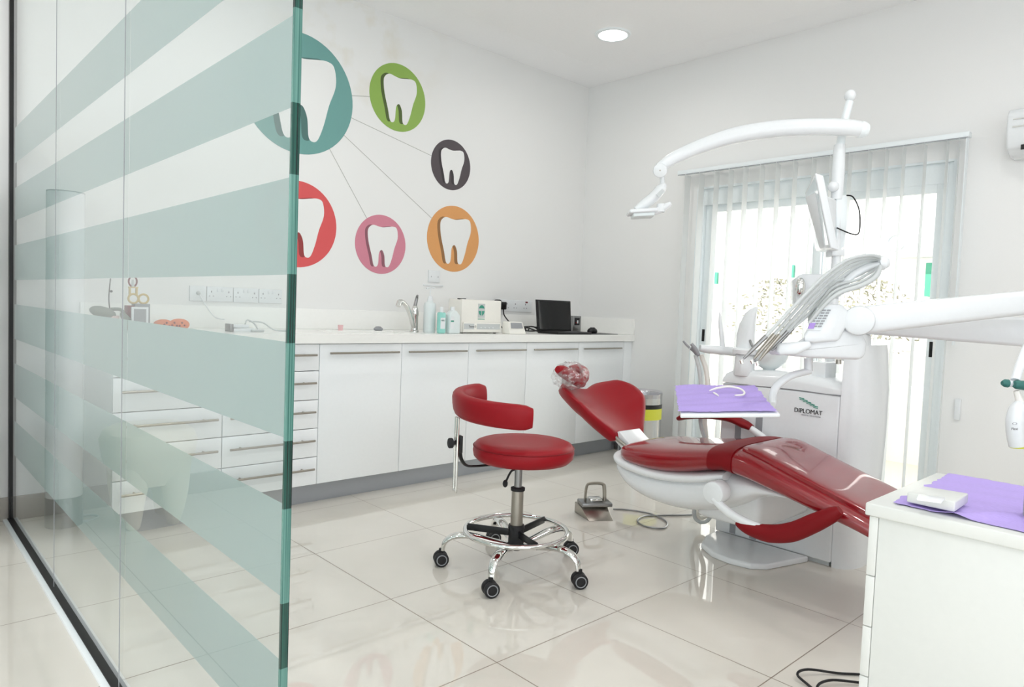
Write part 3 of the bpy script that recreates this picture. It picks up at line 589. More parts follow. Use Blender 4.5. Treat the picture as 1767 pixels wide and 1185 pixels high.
# ------------------------------------------------------------------ foot pedal
F1, F2 = V((2.815, 2.365, 0)), V((2.930, 2.290, 0)); w = (F2-F1); n = V((.545, .838, 0)).normalized()
t = thing('foot_pedal', 'steel foot control with a hooped handle on the floor behind the stool', 'foot control', (2.9, 2.38, 0))
B1, B2 = F1+n*.17-w*.25, F2+n*.17
MB().hexa([F1, F2, B2, B1, F1+n*.07-w*.2+V((0, 0, .055)), F2+n*.07-w*.1+V((0, 0, .055)), B2+V((0, 0, .06)), B1+V((0, 0, .06))], .004).build('base', 'steel', t)
c0 = (F1+F2+B1+B2)/4+V((0, 0, .07)); wu = w.normalized()
MB().obox(c0+n*.02, wu*.085, n*.055, V((0, 0, .011)), .006).build('pedal_plate', 'dsteel', t)
MB().obox(c0+n*.02+V((0, 0, .02)), wu*.035, n*.03, V((0, 0, .009)), .005).cyl(c0+n*.0+V((0, 0, .028)), c0+n*.0+V((0, 0, .034)), .006, seg=10).build('boss', 'chrome', t)
a, e = c0-wu*.055+n*.02, c0+wu*.055+n*.02; u = V((0, 0, 1))
MB().tube([a, a+u*.08+wu*.004, a+u*.105+wu*.02, e+u*.105-wu*.02, e+u*.08-wu*.004, e], .006, 10, 5, flat=(1, 1.8)).build('handle', 'steel', t)
tag(MB().tube([onz(1058, 878, .006), onz(1090, 880, .006), onz(1125, 887, .006), onz(1150, 900, .006), onz(1145, 911, .006), onz(1115, 908, .006), onz(1100, 899, .006), onz(1110, 891, .006), onz(1140, 889, .006), onz(1190, 888, .006), onz(1240, 884, .006)], .0045, 8).build('pedal_cable', 'dsteel'), 'grey cable looping from the foot control under the chair', 'cable')

# ------------------------------------------------------------------ dentist stool
SX, SY = 2.044, 2.118
t = thing('dentist_stool', 'red round dentist stool with curved backrest and chrome footring', 'stool', (SX, SY, 0))
def pol(r, deg, z): return V((SX+r*math.cos(math.radians(deg)), SY+r*math.sin(math.radians(deg)), z))
SQ = (SX+.013, SY-.012, .026)
MB().lathe(SQ, [(0, .437), (.15, .437), (.195, .445), (.212, .462), (.216, .485), (.213, .505), (.203, .518), (.185, .525), (.12, .524), (.05, .523), (0, .523)], 56).build('seat', 'red', t)
MB().lathe(SQ, [(.2135, .502), (.2165, .504), (.2135, .507)], 56).build('seat_piping', 'redm', t)
rings = []
N_ = 26
for k in range(N_+1):
    u = k/N_; deg = 236-u*150; e = min(1, (min(u, 1-u)*N_+.25)/2.2); e = math.sqrt(max(0, 1-(1-e)**2)) if e < 1 else 1
    rr, hh, zc, tilt = .262, .052*(.55+.45*e), .690+.03*u, .0
    ring = []
    for j in range(16):
        a = 2*PI*j/16; dr = .030*(.4+.6*e)*math.copysign(abs(math.cos(a))**.7, math.cos(a)); dz = hh*math.copysign(abs(math.sin(a))**.7, math.sin(a))
        ring.append(pol(rr+dr+.12*dz, deg, zc+dz))
    rings.append(ring)
MB().loft(rings).build('backrest', 'red', t)
bd = 161
def bp(dr, dt, z): p = pol(.285+dr, bd, z); tn = V((-math.sin(math.radians(bd)), math.cos(math.radians(bd)), 0)); return p+tn*dt
b = MB().tube([bp(0, -.013, .66), bp(0, -.013, .38), bp(0, -.006, .362), bp(0, .006, .362), bp(0, .013, .38), bp(0, .013, .66)], .0055, 10, 5); b.build('back_bar', 'chrome', t)
MB().obox(bp(-.016, 0, .55), (bp(.006, 0, 0)-bp(0, 0, 0)), (bp(0, .018, 0)-bp(0, 0, 0)), V((0, 0, .035)), .002).tube([bp(-.016, 0, .53), bp(-.022, 0, .49), bp(-.045, 0, .460), bp(-.085, 0, .454), bp(-.17, 0, .455)], .013, 8, 5, flat=(1, .4)).build('back_bracket', 'dark', t)
kb = MB().cyl(bp(-.010, 0, .555), bp(.035, 0, .555), .008, seg=12).cyl(bp(.016, 0, .555), bp(.034, 0, .555), .021, seg=10, bev=.003); kb.build('clamp_knob', 'rub', t)
MB().cyl((SX, SY, .345), (SX, SY, .455), .0165).build('gas_piston', 'dsteel', t)
MB().cyl((SX, SY, .15), (SX, SY, .345), .027, .0255).build('column', 'steel', t)
MB().lathe((SX, SY, 0), [(.0, .338), (.030, .338), (.031, .350), (.02, .354), (0, .354)], 24).cyl((SX, SY, .45), (SX, SY, .464), .03).build('collar', 'rub', t)
MB().cyl((SX, SY, .085), (SX, SY, .175), .034, .032, 16, .004).cyl((SX, SY, .175), (SX, SY, .19), .036, .034, 16).build('hub', 'rub', t)
dd = (-RR*1+UU*0); dd = V((-.73, .68, 0))
MB().tube([(SX, SY, .43), V((SX, SY, .42))+dd*.03, V((SX, SY, .375))+dd*.052], .0045, 8).ball(V((SX, SY, .365))+dd*.055, .011, (1, 1, 1.5)).build('height_lever', 'rub', t)
MB().tube([pol(.218, 360*k/36, .165) for k in range(36)], .0105, 12, 2, True).build('foot_ring', 'chrome', t)
for dg in (130, 10, 250):
    a, e = pol(.03, dg, .155), pol(.212, dg, .165); q = V((-math.sin(math.radians(dg)), math.cos(math.radians(dg)), 0))
    MB().obox((a+e)/2, (e-a)/2, q*.004, V((0, 0, .015)), .002).build('ring_spoke', 'dark', t)
for k in range(5):
    dg = 137.5+72*k
    MB().tube([pol(.02, dg, .10), pol(.10, dg, .115), pol(.20, dg, .135), pol(.265, dg, .13), pol(.302, dg, .105), pol(.312, dg, .068)], [.013, .016, .018, .017, .014, .012], 12, 5, flat=(1.25, .75)).build('leg', 'chrome', t)
    w0 = pol(.318, dg, .0); wa = 62+6*math.sin(k*2.1); sd = V((math.cos(math.radians(wa)), math.sin(math.radians(wa)), 0)); fw = V((-sd.y, sd.x, 0)); ct = w0+V((0, 0, .031))
    cs = MB().cyl(ct-sd*.026, ct-sd*.004, .031, seg=28, bev=.004).cyl(ct+sd*.004, ct+sd*.026, .031, seg=28, bev=.004).cyl(ct-sd*.02, ct+sd*.02, .012).cyl(ct+V((0, 0, .0))+fw*0, ct+V((0, 0, .044)), .010, seg=12); cs = cs.build('caster', 'rub', t)
    for s in (-1, 1):
        cc = ct+sd*s*.0262; MB().tube([cc+.021*(math.cos(2*PI*j/20)*fw+math.sin(2*PI*j/20)*V((0, 0, 1))) for j in range(20)], .0022, 6, 1, True).build('wheel_rim', 'grey', cs)

# ------------------------------------------------------------------ dental chair
CX = 2.81
t = thing('dental_chair', 'red reclining dental chair wrapped in clear film, on a white plate', 'dental chair', (CX, 1.6, 0))
def sect(y, hw, zt, zb, q=3.4, n=36, cx=CX, sk=0):
    mz, hz = (zt+zb)/2, (zt-zb)/2
    return [(cx+hw*math.copysign(abs(math.cos(a))**(2/q), math.cos(a)), y+sk*math.sin(a), mz+hz*math.copysign(abs(math.sin(a))**(2/q), math.sin(a))) for a in [2*PI*j/n for j in range(n)]]
def smooth(st, n=5):
    P = cr_pts([(a, b, 0) for a, b in [(s[0], s[1]) for s in st]], n); Q = cr_pts([(s[2], s[3], 0) for s in st], n)
    return [(p.x, p.y, q.x, q.y) for p, q in zip(P, Q)]
st = smooth([(2.045, .12, .47, .452), (2.035, .17, .485, .435), (1.995, .225, .503, .418), (1.93, .25, .516, .404), (1.80, .262, .530, .402), (1.68, .264, .547, .418), (1.52, .262, .572, .462)])
MB().loft([sect(*s, q=3.2) for s in st]).build('seat_cushion', 'redg', t)
st = smooth([(1.525, .266, .578, .458), (1.47, .270, .588, .470), (1.415, .268, .590, .462)])
MB().loft([sect(*s, q=3.4) for s in st]).build('knee_joint', 'redm', t, label='matte dark red band at the knee joint')
st = smooth([(1.42, .262, .586, .462), (1.35, .262, .578, .450), (1.23, .262, .538, .425), (1.08, .262, .488, .390), (.95, .26, .446, .362), (.86, .255, .412, .335)])
MB().loft([sect(*s, q=3.2) for s in st]).build('leg_rest', 'redg', t)
st = smooth([(1.40, .205, .592, .55), (1.34, .21, .590, .53), (1.23, .21, .553, .50), (1.08, .21, .503, .46), (.95, .208, .461, .42), (.86, .20, .427, .40)])
MB().loft([sect(*s, q=5) for s in st]).build('film_cover', 'redg', t, label='raised glossy centre panel of the leg rest')
st = smooth([(.865, .258, .414, .330), (.75, .25, .37, .29), (.60, .22, .315, .245), (.53, .17, .292, .238), (.51, .10, .28, .25)])
MB().loft([sect(*s, q=3.2) for s in st]).build('foot_rest', 'redm', t, label='matte dark red foot end')
# white shell
st = smooth([(2.075, .10, .425, .395), (2.06, .17, .430, .355), (2.016, .205, .425, .318), (1.945, .222, .418, .272), (1.833, .228, .412, .246), (1.70, .226, .425, .242), (1.58, .222, .450, .262), (1.496, .216, .475, .290), (1.42, .21, .475, .330), (1.33, .20, .458, .385), (1.22, .17, .43, .405)])
MB().loft([sect(*s, q=2.6) for s in st]).build('seat_shell', 'plas', t)
st = smooth([(2.085, .12, .452, .428), (2.06, .20, .454, .40), (1.98, .238, .446, .372), (1.80, .250, .432, .362), (1.62, .250, .450, .385), (1.46, .246, .486, .43)])
MB().loft([sect(*s, q=2.8) for s in st]).build('shell_rim', 'plas', t)
MB().box(2.70, 3.175, 1.36, 1.66, .225, .40, .03, 3).build('lift_arm', 'plas', t)
pl = [(2.86, 1.66), (2.845, 1.56), (2.865, 1.47), (2.92, 1.42), (3.175, 1.35), (3.175, 1.82), (3.05, 1.81), (2.93, 1.76)]
MB().prism([(x, y, 0) for x, y in pl], (0, 0, .028), .008, 3).build('base_plate', 'plas', t)
# backrest: winged pad
def wing(u, v):
    w = 2*v-1
    if w > 0: u, w = u*math.sqrt(1-.42*w**4), w*math.sqrt(1-.36*u**4)-.16*w**3*math.exp(-(u/.34)**2)
    v = (w+1)/2
    yc = 2.120+.345*v; zc = .490+.221*v
    hw = .115+.165*math.sin(min(1, v/.62)*PI/2)**1.2
    top = 0
    curl = .085*abs(u)**2*min(1, v*2.2)
    dv = V((0, .34, .215)).normalized(); nn = V((0, -.215, .34)).normalized()
    return V((CX+u*hw, yc, zc))+dv*top+nn*(curl), nn
NU, NV = 28, 20
rf, rb = [], []
for i in range(NV+1):
    v = i/NV; A, B = [], []
    for j in range(NU+1):
        u = -1+2*j/NU; p, nn = wing(u, v); edge = max(abs(u), abs(2*v-1)); th = .040*(max(0, 1-edge**5))**.5+.004
        A.append(p+nn*th*.55); B.append(p-nn*th*1.25)
    rf.append(A); rb.append(B)
b = MB(); bm = b.bm
VA = [[bm.verts.new(p) for p in r] for r in rf]; VB_ = [[bm.verts.new(p) for p in r] for r in rb]
for i in range(NV):
    for j in range(NU):
        bm.faces.new((VA[i][j], VA[i][j+1], VA[i+1][j+1], VA[i+1][j])); bm.faces.new((VB_[i][j], VB_[i+1][j], VB_[i+1][j+1], VB_[i][j+1]))
for j in range(NU):
    bm.faces.new((VA[0][j+1], VA[0][j], VB_[0][j], VB_[0][j+1])); bm.faces.new((VA[NV][j], VA[NV][j+1], VB_[NV][j+1], VB_[NV][j]))
for i in range(NV):
    bm.faces.new((VA[i][0], VA[i+1][0], VB_[i+1][0], VB_[i][0])); bm.faces.new((VA[i+1][NU], VA[i][NU], VB_[i][NU], VB_[i+1][NU]))
bmesh.ops.recalc_face_normals(bm, faces=bm.faces); b.build('backrest', 'red', t, ang=75)
MB().hexa([(2.72, 2.00, .44), (2.89, 2.00, .44), (2.89, 2.06, .42), (2.72, 2.06, .42), (2.72, 2.12, .53), (2.89, 2.12, .53), (2.89, 2.18, .50), (2.72, 2.18, .50)], .006).build('back_hinge_cover', 'plas', t)
for x in (2.705, 2.905): MB().tube([(x, 2.0, .44), (x, 2.10, .485), (x, 2.20, .54)], .009, 10).build('hinge_rod', 'steel', t)
# headrest
HC = at(984, 646, 3.50); hr = MB()
hr.tube([at(962, 637, 3.42), at(970, 640, 3.45), at(986, 649, 3.5), at(1001, 659, 3.52), at(1008, 663, 3.53)], [.016, .029, .034, .030, .016], 18, 6)
hr.tube([at(984, 636, 3.58), at(996, 636, 3.60), at(1007, 641, 3.60), at(1008, 652, 3.58), at(1004, 660, 3.55)], [.016, .024, .026, .024, .016], 16, 6)
hd = hr.build('headrest', 'red', t)
b = MB(); rings = []
for i in range(1, 13):
    a = PI*i/13; ring = []
    for j in range(26):
        ph = 2*PI*j/26; k = 1+.05*math.sin(5*ph+i)+.05*math.sin(9*ph-2*i)
        ring.append(HC+RR*(.092*k*math.sin(a)*math.cos(ph))+FF*(.115*k*math.sin(a)*math.sin(ph))+V((0, 0, -.006-.070*k*math.cos(a))))
    rings.append(ring)
b.loft(rings).build('plastic_cover', 'bag', hd, label='clear crinkled plastic cover')
MB().box(CX-.03, CX+.03, 2.545, 2.575, .70, .77, .006).tube([(CX, 2.56, .72), (CX, 2.575, .66), (CX, 2.50, .62)], .010, 10).build('headrest_bracket', 'dsteel', t)
# near armrest
MB().cyl((2.555, 1.455, .405), (2.485, 1.455, .405), .046, seg=36, bev=.008).build('arm_pivot', 'plas', t)
arm = lambda x, y, X=2.50: onx(x, y, X)
MB().tube([arm(1232, 860), arm(1250, 878), arm(1275, 895), arm(1310, 910), arm(1345, 916)], [.017, .018, .018, .017, .012], 14).build('arm_tube', 'plas', t)
MB().tube([arm(1272, 900), arm(1290, 910), arm(1325, 920), arm(1365, 918), arm(1405, 902), arm(1435, 888), arm(1450, 880)], [.014, .026, .034, .036, .034, .028, .016], 18, 6, flat=(.85, 1)).build('arm_pad', 'redm', t, label='dark red arm pad folded down on the near side')
# far armrest
arm2 = lambda x, y, X=3.12: onx(x, y, X)
MB().tube([arm2(1288, 734), arm2(1305, 746), arm2(1320, 758), arm2(1330, 775)], [.015, .017, .017, .017], 14).build('arm_tube', 'plas', t)
MB().tube([arm2(1171, 722), arm2(1190, 717), arm2(1225, 716), arm2(1260, 721), arm2(1285, 732), arm2(1297, 738)], [.016, .026, .028, .028, .028, .018], 18, 6, flat=(1.3, .72)).build('arm_pad', 'redm', t, label='dark red arm pad on the far side')

# ------------------------------------------------------------------ dental unit column
t = thing('dental_unit', 'white dental unit cabinet with black lettering and green logo beside the chair', 'dental unit', (3.35, 1.5, 0))
FX = 3.185
body = [(FX, 1.84), (FX, 1.285), (FX+.005, 1.262)]
MB().prism([(FX, 1.256, .02), (FX, 1.84, .02), (3.56, 1.84, .02), (3.56, 1.256, .02)], (0, 0, .76), .010, 3).build('front_body', 'plas', t)
MB().prism([(FX+.02, 1.27, 0), (FX+.02, 1.83, 0), (3.54, 1.83, 0), (3.54, 1.27, 0)], (0, 0, .022)).build('kick_base', 'lgrey', t)
rn = [sect(0, 1, 1, -1)]
def lidring(z, g, h=0): return [(x, y, z+h*math.sin((y-1.256)/.584*PI)) for x, y in ((FX+g, 1.256), (FX+g, 1.40), (FX+g, 1.55), (FX+g, 1.70), (FX+g, 1.84-g), (3.56-g, 1.84-g), (3.56-g, 1.70), (3.56-g, 1.55), (3.56-g, 1.40), (3.56-g, 1.256))]
MB().loft([lidring(.782, .0), lidring(.80, .001, .02), lidring(.825, .012, .022), lidring(.838, .035, .022)]).build('top_lid', 'plas', t)
MB().tube([(FX-.0005, 1.258, .778), (FX-.0005, 1.45, .7835), (FX-.0005, 1.65, .781), (FX-.0005, 1.84, .772)], .0018, 6).build('lid_seam', 'grey', t)
def colring(s, z):
    base = [(FX+.002, 1.255), (FX+.006, 1.235), (FX+.022, 1.205), (FX+.06, 1.180), (FX+.12, 1.165), (FX+.20, 1.162), (FX+.30, 1.170), (3.56, 1.20), (3.56, 1.255)]
    return [(FX+.19+(x-FX-.19)*s, 1.255+(y-1.255)*(1.12 if s > 1 else s), z) for x, y in base]
MB().loft([colring(.96, 0), colring(.985, .06), colring(1.0, .3), colring(1.02, .6), colring(1.01, .8), colring(.98, .97), colring(.92, 1.01)]).build('side_column', 'plas', t)
MB().cyl((3.30, 1.245, .93), (3.30, 1.245, 1.06), .062, .056, 32, .01).build('arm_socket', 'plas', t)
MB().box(FX-.002, FX+.002, 1.725, 1.757, .03, .62).box(FX-.002, FX+.002, 1.615, 1.650, .03, .70).build('grey_rail', 'grey', t)
MB().box(3.235, 3.36, 1.35, 1.42, .78, .92, .01).build('arm_support', 'plas', t)
text('brand_lettering', 'DIPLOMAT', t, (FX-.002, 1.397, .690), .029, (0, -1, 0), (0, 0, 1), 'ink', .0008, sx=.93)
text('brand_tagline', 'DENTAL SOLUTIONS', t, (FX-.002, 1.383, .672), .0095, (0, -1, 0), (0, 0, 1), 'grey')
lg = MB()
for k in range(5):
    y = 1.443-.0165*k; z = .748-.0075*k
    lg.prism([(FX-.0015, y, z+.004), (FX-.0015, y-.024, z+.001), (FX-.0015, y-.025, z-.003), (FX-.0015, y-.002, z-.001)], (.001, 0, 0)).prism([(FX-.0023, y-.002, z-.0035), (FX-.0023, y-.0235, z-.0062), (FX-.0023, y-.0245, z-.009), (FX-.0023, y-.004, z-.007)], (.001, 0, 0))
lg.build('brand_logo', 'teal2', t)
# cuspidor
cp = V((3.30, 1.655, .86))
MB().lathe(cp, [(.028, -.03), (.03, .0), (.05, .012), (.078, .04), (.090, .075), (.093, .095), (.089, .095), (.085, .075), (.072, .044), (.03, .02), (0, .016)], 36).build('cuspidor_bowl', mat('milky_glass_bowl', (222, 228, 228), .1, coat=.8), t)
MB().cyl((3.22, 1.745, .82), (3.22, 1.745, .93), .050, .046, 28, .008).lathe((3.22, 1.745, .93), [(.060, 0), (.062, .02), (.052, .03), (0, .03)], 28).build('cuspidor_base', 'plas', t)
hd_ = MB(); rings = []
for z, yo, xo, a_, b_ in ((.955, 0, 0, .048, .03), (1.02, .004, .002, .046, .028), (1.08, 0, .008, .040, .024), (1.13, -.008, .016, .030, .018), (1.158, -.024, .024, .018, .011), (1.165, -.034, .03, .006, .004)):
    rings.append([(3.22+xo+b_*math.cos(a), 1.745+yo+a_*math.sin(a), z) for a in [2*PI*j/20 for j in range(20)]])
hd_.loft(rings).build('spout_hood', 'plas', t)
MB().cyl((3.205, 1.715, 1.0), (3.195, 1.695, .972), .006, seg=10).build('water_spout', 'dsteel', t)
# assistant arm with suction handpieces
MB().tube([(3.33, 1.80, .93), (3.27, 1.875, .935), (3.20, 1.93, .94), (3.16, 1.965, .945)], [.028, .03, .028, .022], 16, flat=(1, .8)).build('assistant_arm', 'plas', t)
MB().cyl((3.32, 1.805, .80), (3.32, 1.805, .935), .022).build('assistant_post', 'plas', t)
p = at(1244, 600, 3.60); MB().tube([at(1248, 612, 3.6), at(1246, 585, 3.6), at(1243, 560, 3.6), at(1242, 538, 3.6)], [.012, .013, .010, .004], 12).build('air_water_syringe', 'plas', t)
MB().tube([at(1205, 614, 3.6), at(1200, 606, 3.6), at(1192, 600, 3.6)], [.012, .013, .010], 12).tube([at(1190, 600, 3.6), at(1184, 594, 3.6), at(1179, 588, 3.6)], [.006, .006, .005], 8).tube([at(1205, 612, 3.58), at(1200, 602, 3.58), at(1193, 593, 3.58)], [.010, .011, .008], 12).build('suction_handpiece', 'grey', t, label='grey suction handpieces')
MB().tube([at(1200, 612, 3.6), at(1207, 640, 3.6), at(1210, 680, 3.6), at(1209, 730, 3.6), (3.19, 1.91, .40), (3.16, 1.94, .18), (3.14, 1.93, .07), (3.18, 1.88, .06), (3.24, 1.85, .18)], .010, 10).build('suction_hose', 'lgrey', t)
MB().tube([at(1210, 612, 3.63), at(1219, 640, 3.63), at(1222, 680, 3.63), at(1216, 720, 3.63), (3.22, 1.93, .42), (3.20, 1.90, .20), (3.19, 1.95, .08), (3.24, 1.93, .06), (3.28, 1.85, .20)], .013, 10).build('suction_hose', 'plas2', t)

# ------------------------------------------------------------------ light pole, light arm, lamp, monitor
P0 = V((3.47, 1.43, .83))
t = thing('operating_light', 'white curved overhead dental light on a tall pole', 'dental light', (3.47, 1.43, .83))
MB().cyl(P0, (3.47, 1.43, 1.46), .024, .022, 24).build('pole', 'plas', t)
MB().tube([(3.475, 1.432, 1.44), (3.49, 1.44, 1.68)], .020, 16).tube([at(1444, 345, 3.4), at(1446, 300, 3.4), at(1449, 250, 3.4)], [.026, .030, .026], 18).build('upper_pole', 'plas', t)
MB().tube([at(1449, 258, 3.4), at(1456, 215, 3.4), at(1466, 175, 3.4)], [.020, .019, .018], 16).build('pole_neck', 'alu', t)
MB().ball(at(1467, 165, 3.4), .027, (1, 1, 1.1)).build('pole_cap', 'plas', t); MB().ball(at(1438, 322, 3.38), .026).build('pole_joint', 'plas', t)
lp = [at(*q) for q in ((1137, 290, 3.36), (1165, 272, 3.36), (1210, 252, 3.36), (1270, 233, 3.36), (1340, 222, 3.35), (1410, 219, 3.34), (1460, 220, 3.33), (1485, 223, 3.33))]
MB().tube(lp, [.024, .031, .035, .040, .041, .041, .040, .039], 20, 6, flat=(.8, 1)).build('light_arm', 'plas', t)
MB().tube([at(1483, 223, 3.33), at(1490, 224, 3.33), at(1497, 225, 3.33)], [.040, .039, .030], 20, flat=(.8, 1)).build('arm_end_cap', 'alu', t)
MB().cyl(at(1139, 294, 3.30), at(1139, 294, 3.42), .033, seg=28, bev=.006).build('elbow_joint', 'plas', t)
MB().cyl(at(1139, 294, 3.298), at(1139, 294, 3.302), .004, seg=10).build('joint_screw', 'steel', t)
MB().tube([at(1142, 303, 3.36), at(1143, 315, 3.36), at(1141, 325, 3.36)], [.012, .011, .016], 12).build('lamp_neck', 'plas', t)
MB().tube([at(1147, 318, 3.36), at(1140, 326, 3.36), at(1128, 340, 3.36), at(1112, 352, 3.36), at(1097, 362, 3.36)], [.016, .034, .036, .034, .020], 16, flat=(1.0, .75)).build('lamp_body', 'plas', t)
MB().obox(at(1108, 366, 3.36), RR*.068+UU*.004, FF*.05, UU*.010, .008, 3).build('lamp_reflector', 'plas', t)
MB().obox(at(1109, 372, 3.36), RR*.052+UU*.003, FF*.04, UU*.010, .006, 3).build('lamp_lens', 'milk', t)
MB().tube([at(1128, 366, 3.34), at(1142, 360, 3.34), at(1157, 351, 3.34)], [.016, .018, .011], 12).cyl(at(1140, 352, 3.34), at(1140, 366, 3.34), .018, .02, 14).build('lamp_handle', 'plas', t)
MB().obox(at(1140, 333, 3.30), RR*.014+UU*.014, (UU-RR)*.007, FF*.002).build('lamp_switch', 'lgrey', t)
t = thing('monitor', 'white flat monitor seen edge-on, clamped to the light pole', 'monitor', at(1440, 437, 3.38))
E1, E2, L1, L2 = at(1406, 298, 3.24), at(1433, 428, 3.24), at(1389, 332, 3.66), at(1407, 432, 3.66)
off = (at(1420, 314, 3.26)-E1)
off = RR*.040+UU*(-.012)
MB().hexa([E2, E2+off, L2+off, L2, E1, E1+off, L1+off, L1], .006, 3).build('panel', 'plas', t)
i_ = .06
q = lambda a, b: E1+(E2-E1)*a+((L1-E1)*(1-a)+(L2-E2)*a)*b-RR*.0015
MB().hexa([q(.95, .05), q(.95, .05)+RR*.001, q(.95, .95)+RR*.001, q(.95, .95), q(.05, .05), q(.05, .05)+RR*.001, q(.05, .95)+RR*.001, q(.05, .95)]).build('screen', mat('bright_screen_glass', (214, 226, 232), .08), t)
MB().hexa([E2+off*.9+UU*.03+FF*.06, at(1441, 432, 3.36), at(1441, 432, 3.44), E2+off*.9+UU*.03+FF*.2, E1+off*.9-UU*.06+FF*.06, at(1443, 345, 3.36), at(1443, 345, 3.44), E1+off*.9-UU*.06+FF*.2], .008).build('rear_housing', 'plas', t)
MB().prism([at(1443, 336, 3.38), at(1463, 336, 3.38), at(1462, 385, 3.38), at(1457, 425, 3.38), at(1450, 432, 3.38), at(1443, 433, 3.38)], FF*.06, .006).build('arm_bracket', 'alu', t)
MB().obox(at(1441, 437, 3.40), RR*.031, FF*.035, UU*.016, .004).build('pole_clamp', 'plas', t)
MB().tube([at(1461, 337, 3.36), at(1472, 340, 3.36), at(1482, 360, 3.36), at(1484, 385, 3.36), at(1481, 403, 3.36), at(1468, 403, 3.36), at(1444, 393, 3.36)], .0035, 8).build('cable', 'dark', t, label='black looping cable')
t = thing('unit_head_box', 'pale box with round convex button mounted on the light pole', 'unit box', at(1408, 522, 3.42))
MB().prism([at(1374, 524, 3.40), at(1374, 480, 3.40), at(1384, 472, 3.40), at(1437, 473, 3.40), at(1437, 524, 3.40)], FF*.12+RR*.02, .008, 3).build('box', 'plas', t)
c_ = at(1381, 495, 3.375); MB().ball(c_, .024, (1, 1, 1.9)).build('round_button', 'chrome', t)

# ------------------------------------------------------------------ delivery arm and instrument head
t = thing('delivery_unit', 'white instrument table head with hoses on a jointed arm over the chair', 'instrument table', (3.30, 1.245, 1.06))
EL = V((3.27, .46, 1.20))
A0 = V((3.30, 1.245, 1.06))
def beam(a, b, h0, h1, wd, bev=.014):
    a, b = V(a), V(b); d = (b-a).normalized(); s = d.cross(V((0, 0, 1))).normalized()*wd; u = V((0, 0, 1))
    return MB().hexa([a-s-u*h0, a+s-u*h0, b+s-u*h1, b-s-u*h1, a-s+u*h0, a+s+u*h0, b+s+u*h1, b-s+u*h1], bev, 3)
beam(A0+V((0, .03, .045)), EL+V((0, -.05, -.105)), .045, .06, .035).build('lower_arm', 'plas', t)
MB().cyl(EL+V((0, 0, -.2)), EL+V((0, 0, .06)), .05, seg=28, bev=.01).build('elbow', 'plas', t)
h0 = at(1500, 550, 2.60); beam(at(1487, 552, 2.60), EL+V((0, .0, .035)), .052, .042, .034, .02).build('upper_arm', 'plas', t)
MB().cyl(at(1482, 553, 2.56), at(1482, 553, 2.68), .055, seg=32, bev=.012).build('arm_joint', 'plas', t)
ex = V((.93, .36, 0)).normalized()*.26
MB().prism([at(*q, 2.60) for q in ((1343, 612), (1352, 603), (1400, 575), (1450, 566), (1486, 572), (1495, 592), (1493, 612), (1484, 621), (1400, 618))], ex, .014, 3).build('head_body', 'plas', t)
MB().prism([at(*q, 2.58) for q in ((1388, 590), (1386, 580), (1413, 528), (1422, 524), (1452, 525), (1464, 536), (1468, 548), (1447, 588), (1405, 592))], ex*.22, .010, 3).build('control_panel', 'plas', t)
kp = t
MB().prism([at(*q, 2.575) for q in ((1392, 569), (1411, 531), (1435, 531), (1417, 570))], FF*.004).build('keypad_label', 'alu', kp)
b = MB()
for r in range(7):
    for s_ in range(3):
        x = 1412-r*2.6+s_*8; y = 534+r*4.6; b.prism([at(x, y, 2.572), at(x+6, y, 2.572), at(x+5, y+2.6, 2.572), at(x-1, y+2.6, 2.572)], FF*.002)
b.build('keypad_buttons', 'grey', kp)
MB().prism([at(*q, 2.571) for q in ((1394, 567), (1398, 557), (1408, 557), (1404, 567))], FF*.002).build('lilac_button', 'lilac', kp)
MB().prism([at(*q, 2.56) for q in ((1341, 606), (1345, 592), (1400, 588), (1402, 600), (1375, 612), (1345, 613))], FF*.10, .010, 3).build('instrument_rest', 'plas', t)
# whip arm
MB().tube([at(1440, 512, 2.62), at(1465, 480, 2.62), at(1495, 462, 2.62), at(1520, 456, 2.62)], [.02, .020, .020, .019], 14, flat=(1, .7)).build('whip_arm', 'plas', t)
MB().tube([at(1514, 456, 2.62), at(1524, 454, 2.62), at(1533, 455, 2.62)], [.026, .030, .016], 16, flat=(1.0, .9)).build('whip_cap', 'plas', t)
tips = [(1279, 622, 1322, 580), (1297, 622, 1336, 577), (1306, 625, 1345, 578), (1318, 612, 1358, 572), (1328, 608, 1368, 566)]
for k, (x0, y0, x1, y1) in enumerate(tips):
    d = 2.50+.02*k
    MB().tube([at(x0+4, y0-3, d), at(x0+.45*(x1-x0), y0+.45*(y1-y0), d), at(x1, y1, d)], [.0035, .0075, .0085], 12).build('handpiece', 'steel' if k in (1, 2) else 'dsteel', t, label=('bronze-tinted steel handpiece' if k == 1 else None))
    if k < 3: MB().cyl(at(x0, y0-1, d), at(x0+2, y0+5, d), .006, seg=10).build('handpiece_head', 'chrome', t)
    e0 = 7*k-14
    o = (k-2)*5.6-1.5
    MB().tube([at(x1, y1, d), at(1385+o*.8, 535+o*.9, d+.02), at(1430+o*.8, 490+o*.9, d+.05), at(1470+o*.6, 460+o*.9, d+.06), at(1500, 449+o*.7, d+.06), at(1518, 450+o*.5, d+.08)], .0066, 10).build('hose', 'lgrey', t)
for k in range(4):
    d = 2.56+.02*k
    MB().tube([at(1520, 458, d), at(1512-5*k, 476-3*k, d), at(1490-6*k, 491-4*k, d), at(1450-4*k, 505-6*k, d-.01), at(1425-2*k, 524-5*k, d), at(1395, 558-4*k, d+.02)], [.008, .0095, .009, .008, .007, .007] if k == 0 else .0055, 10).build('return_hose', 'lgrey', t)
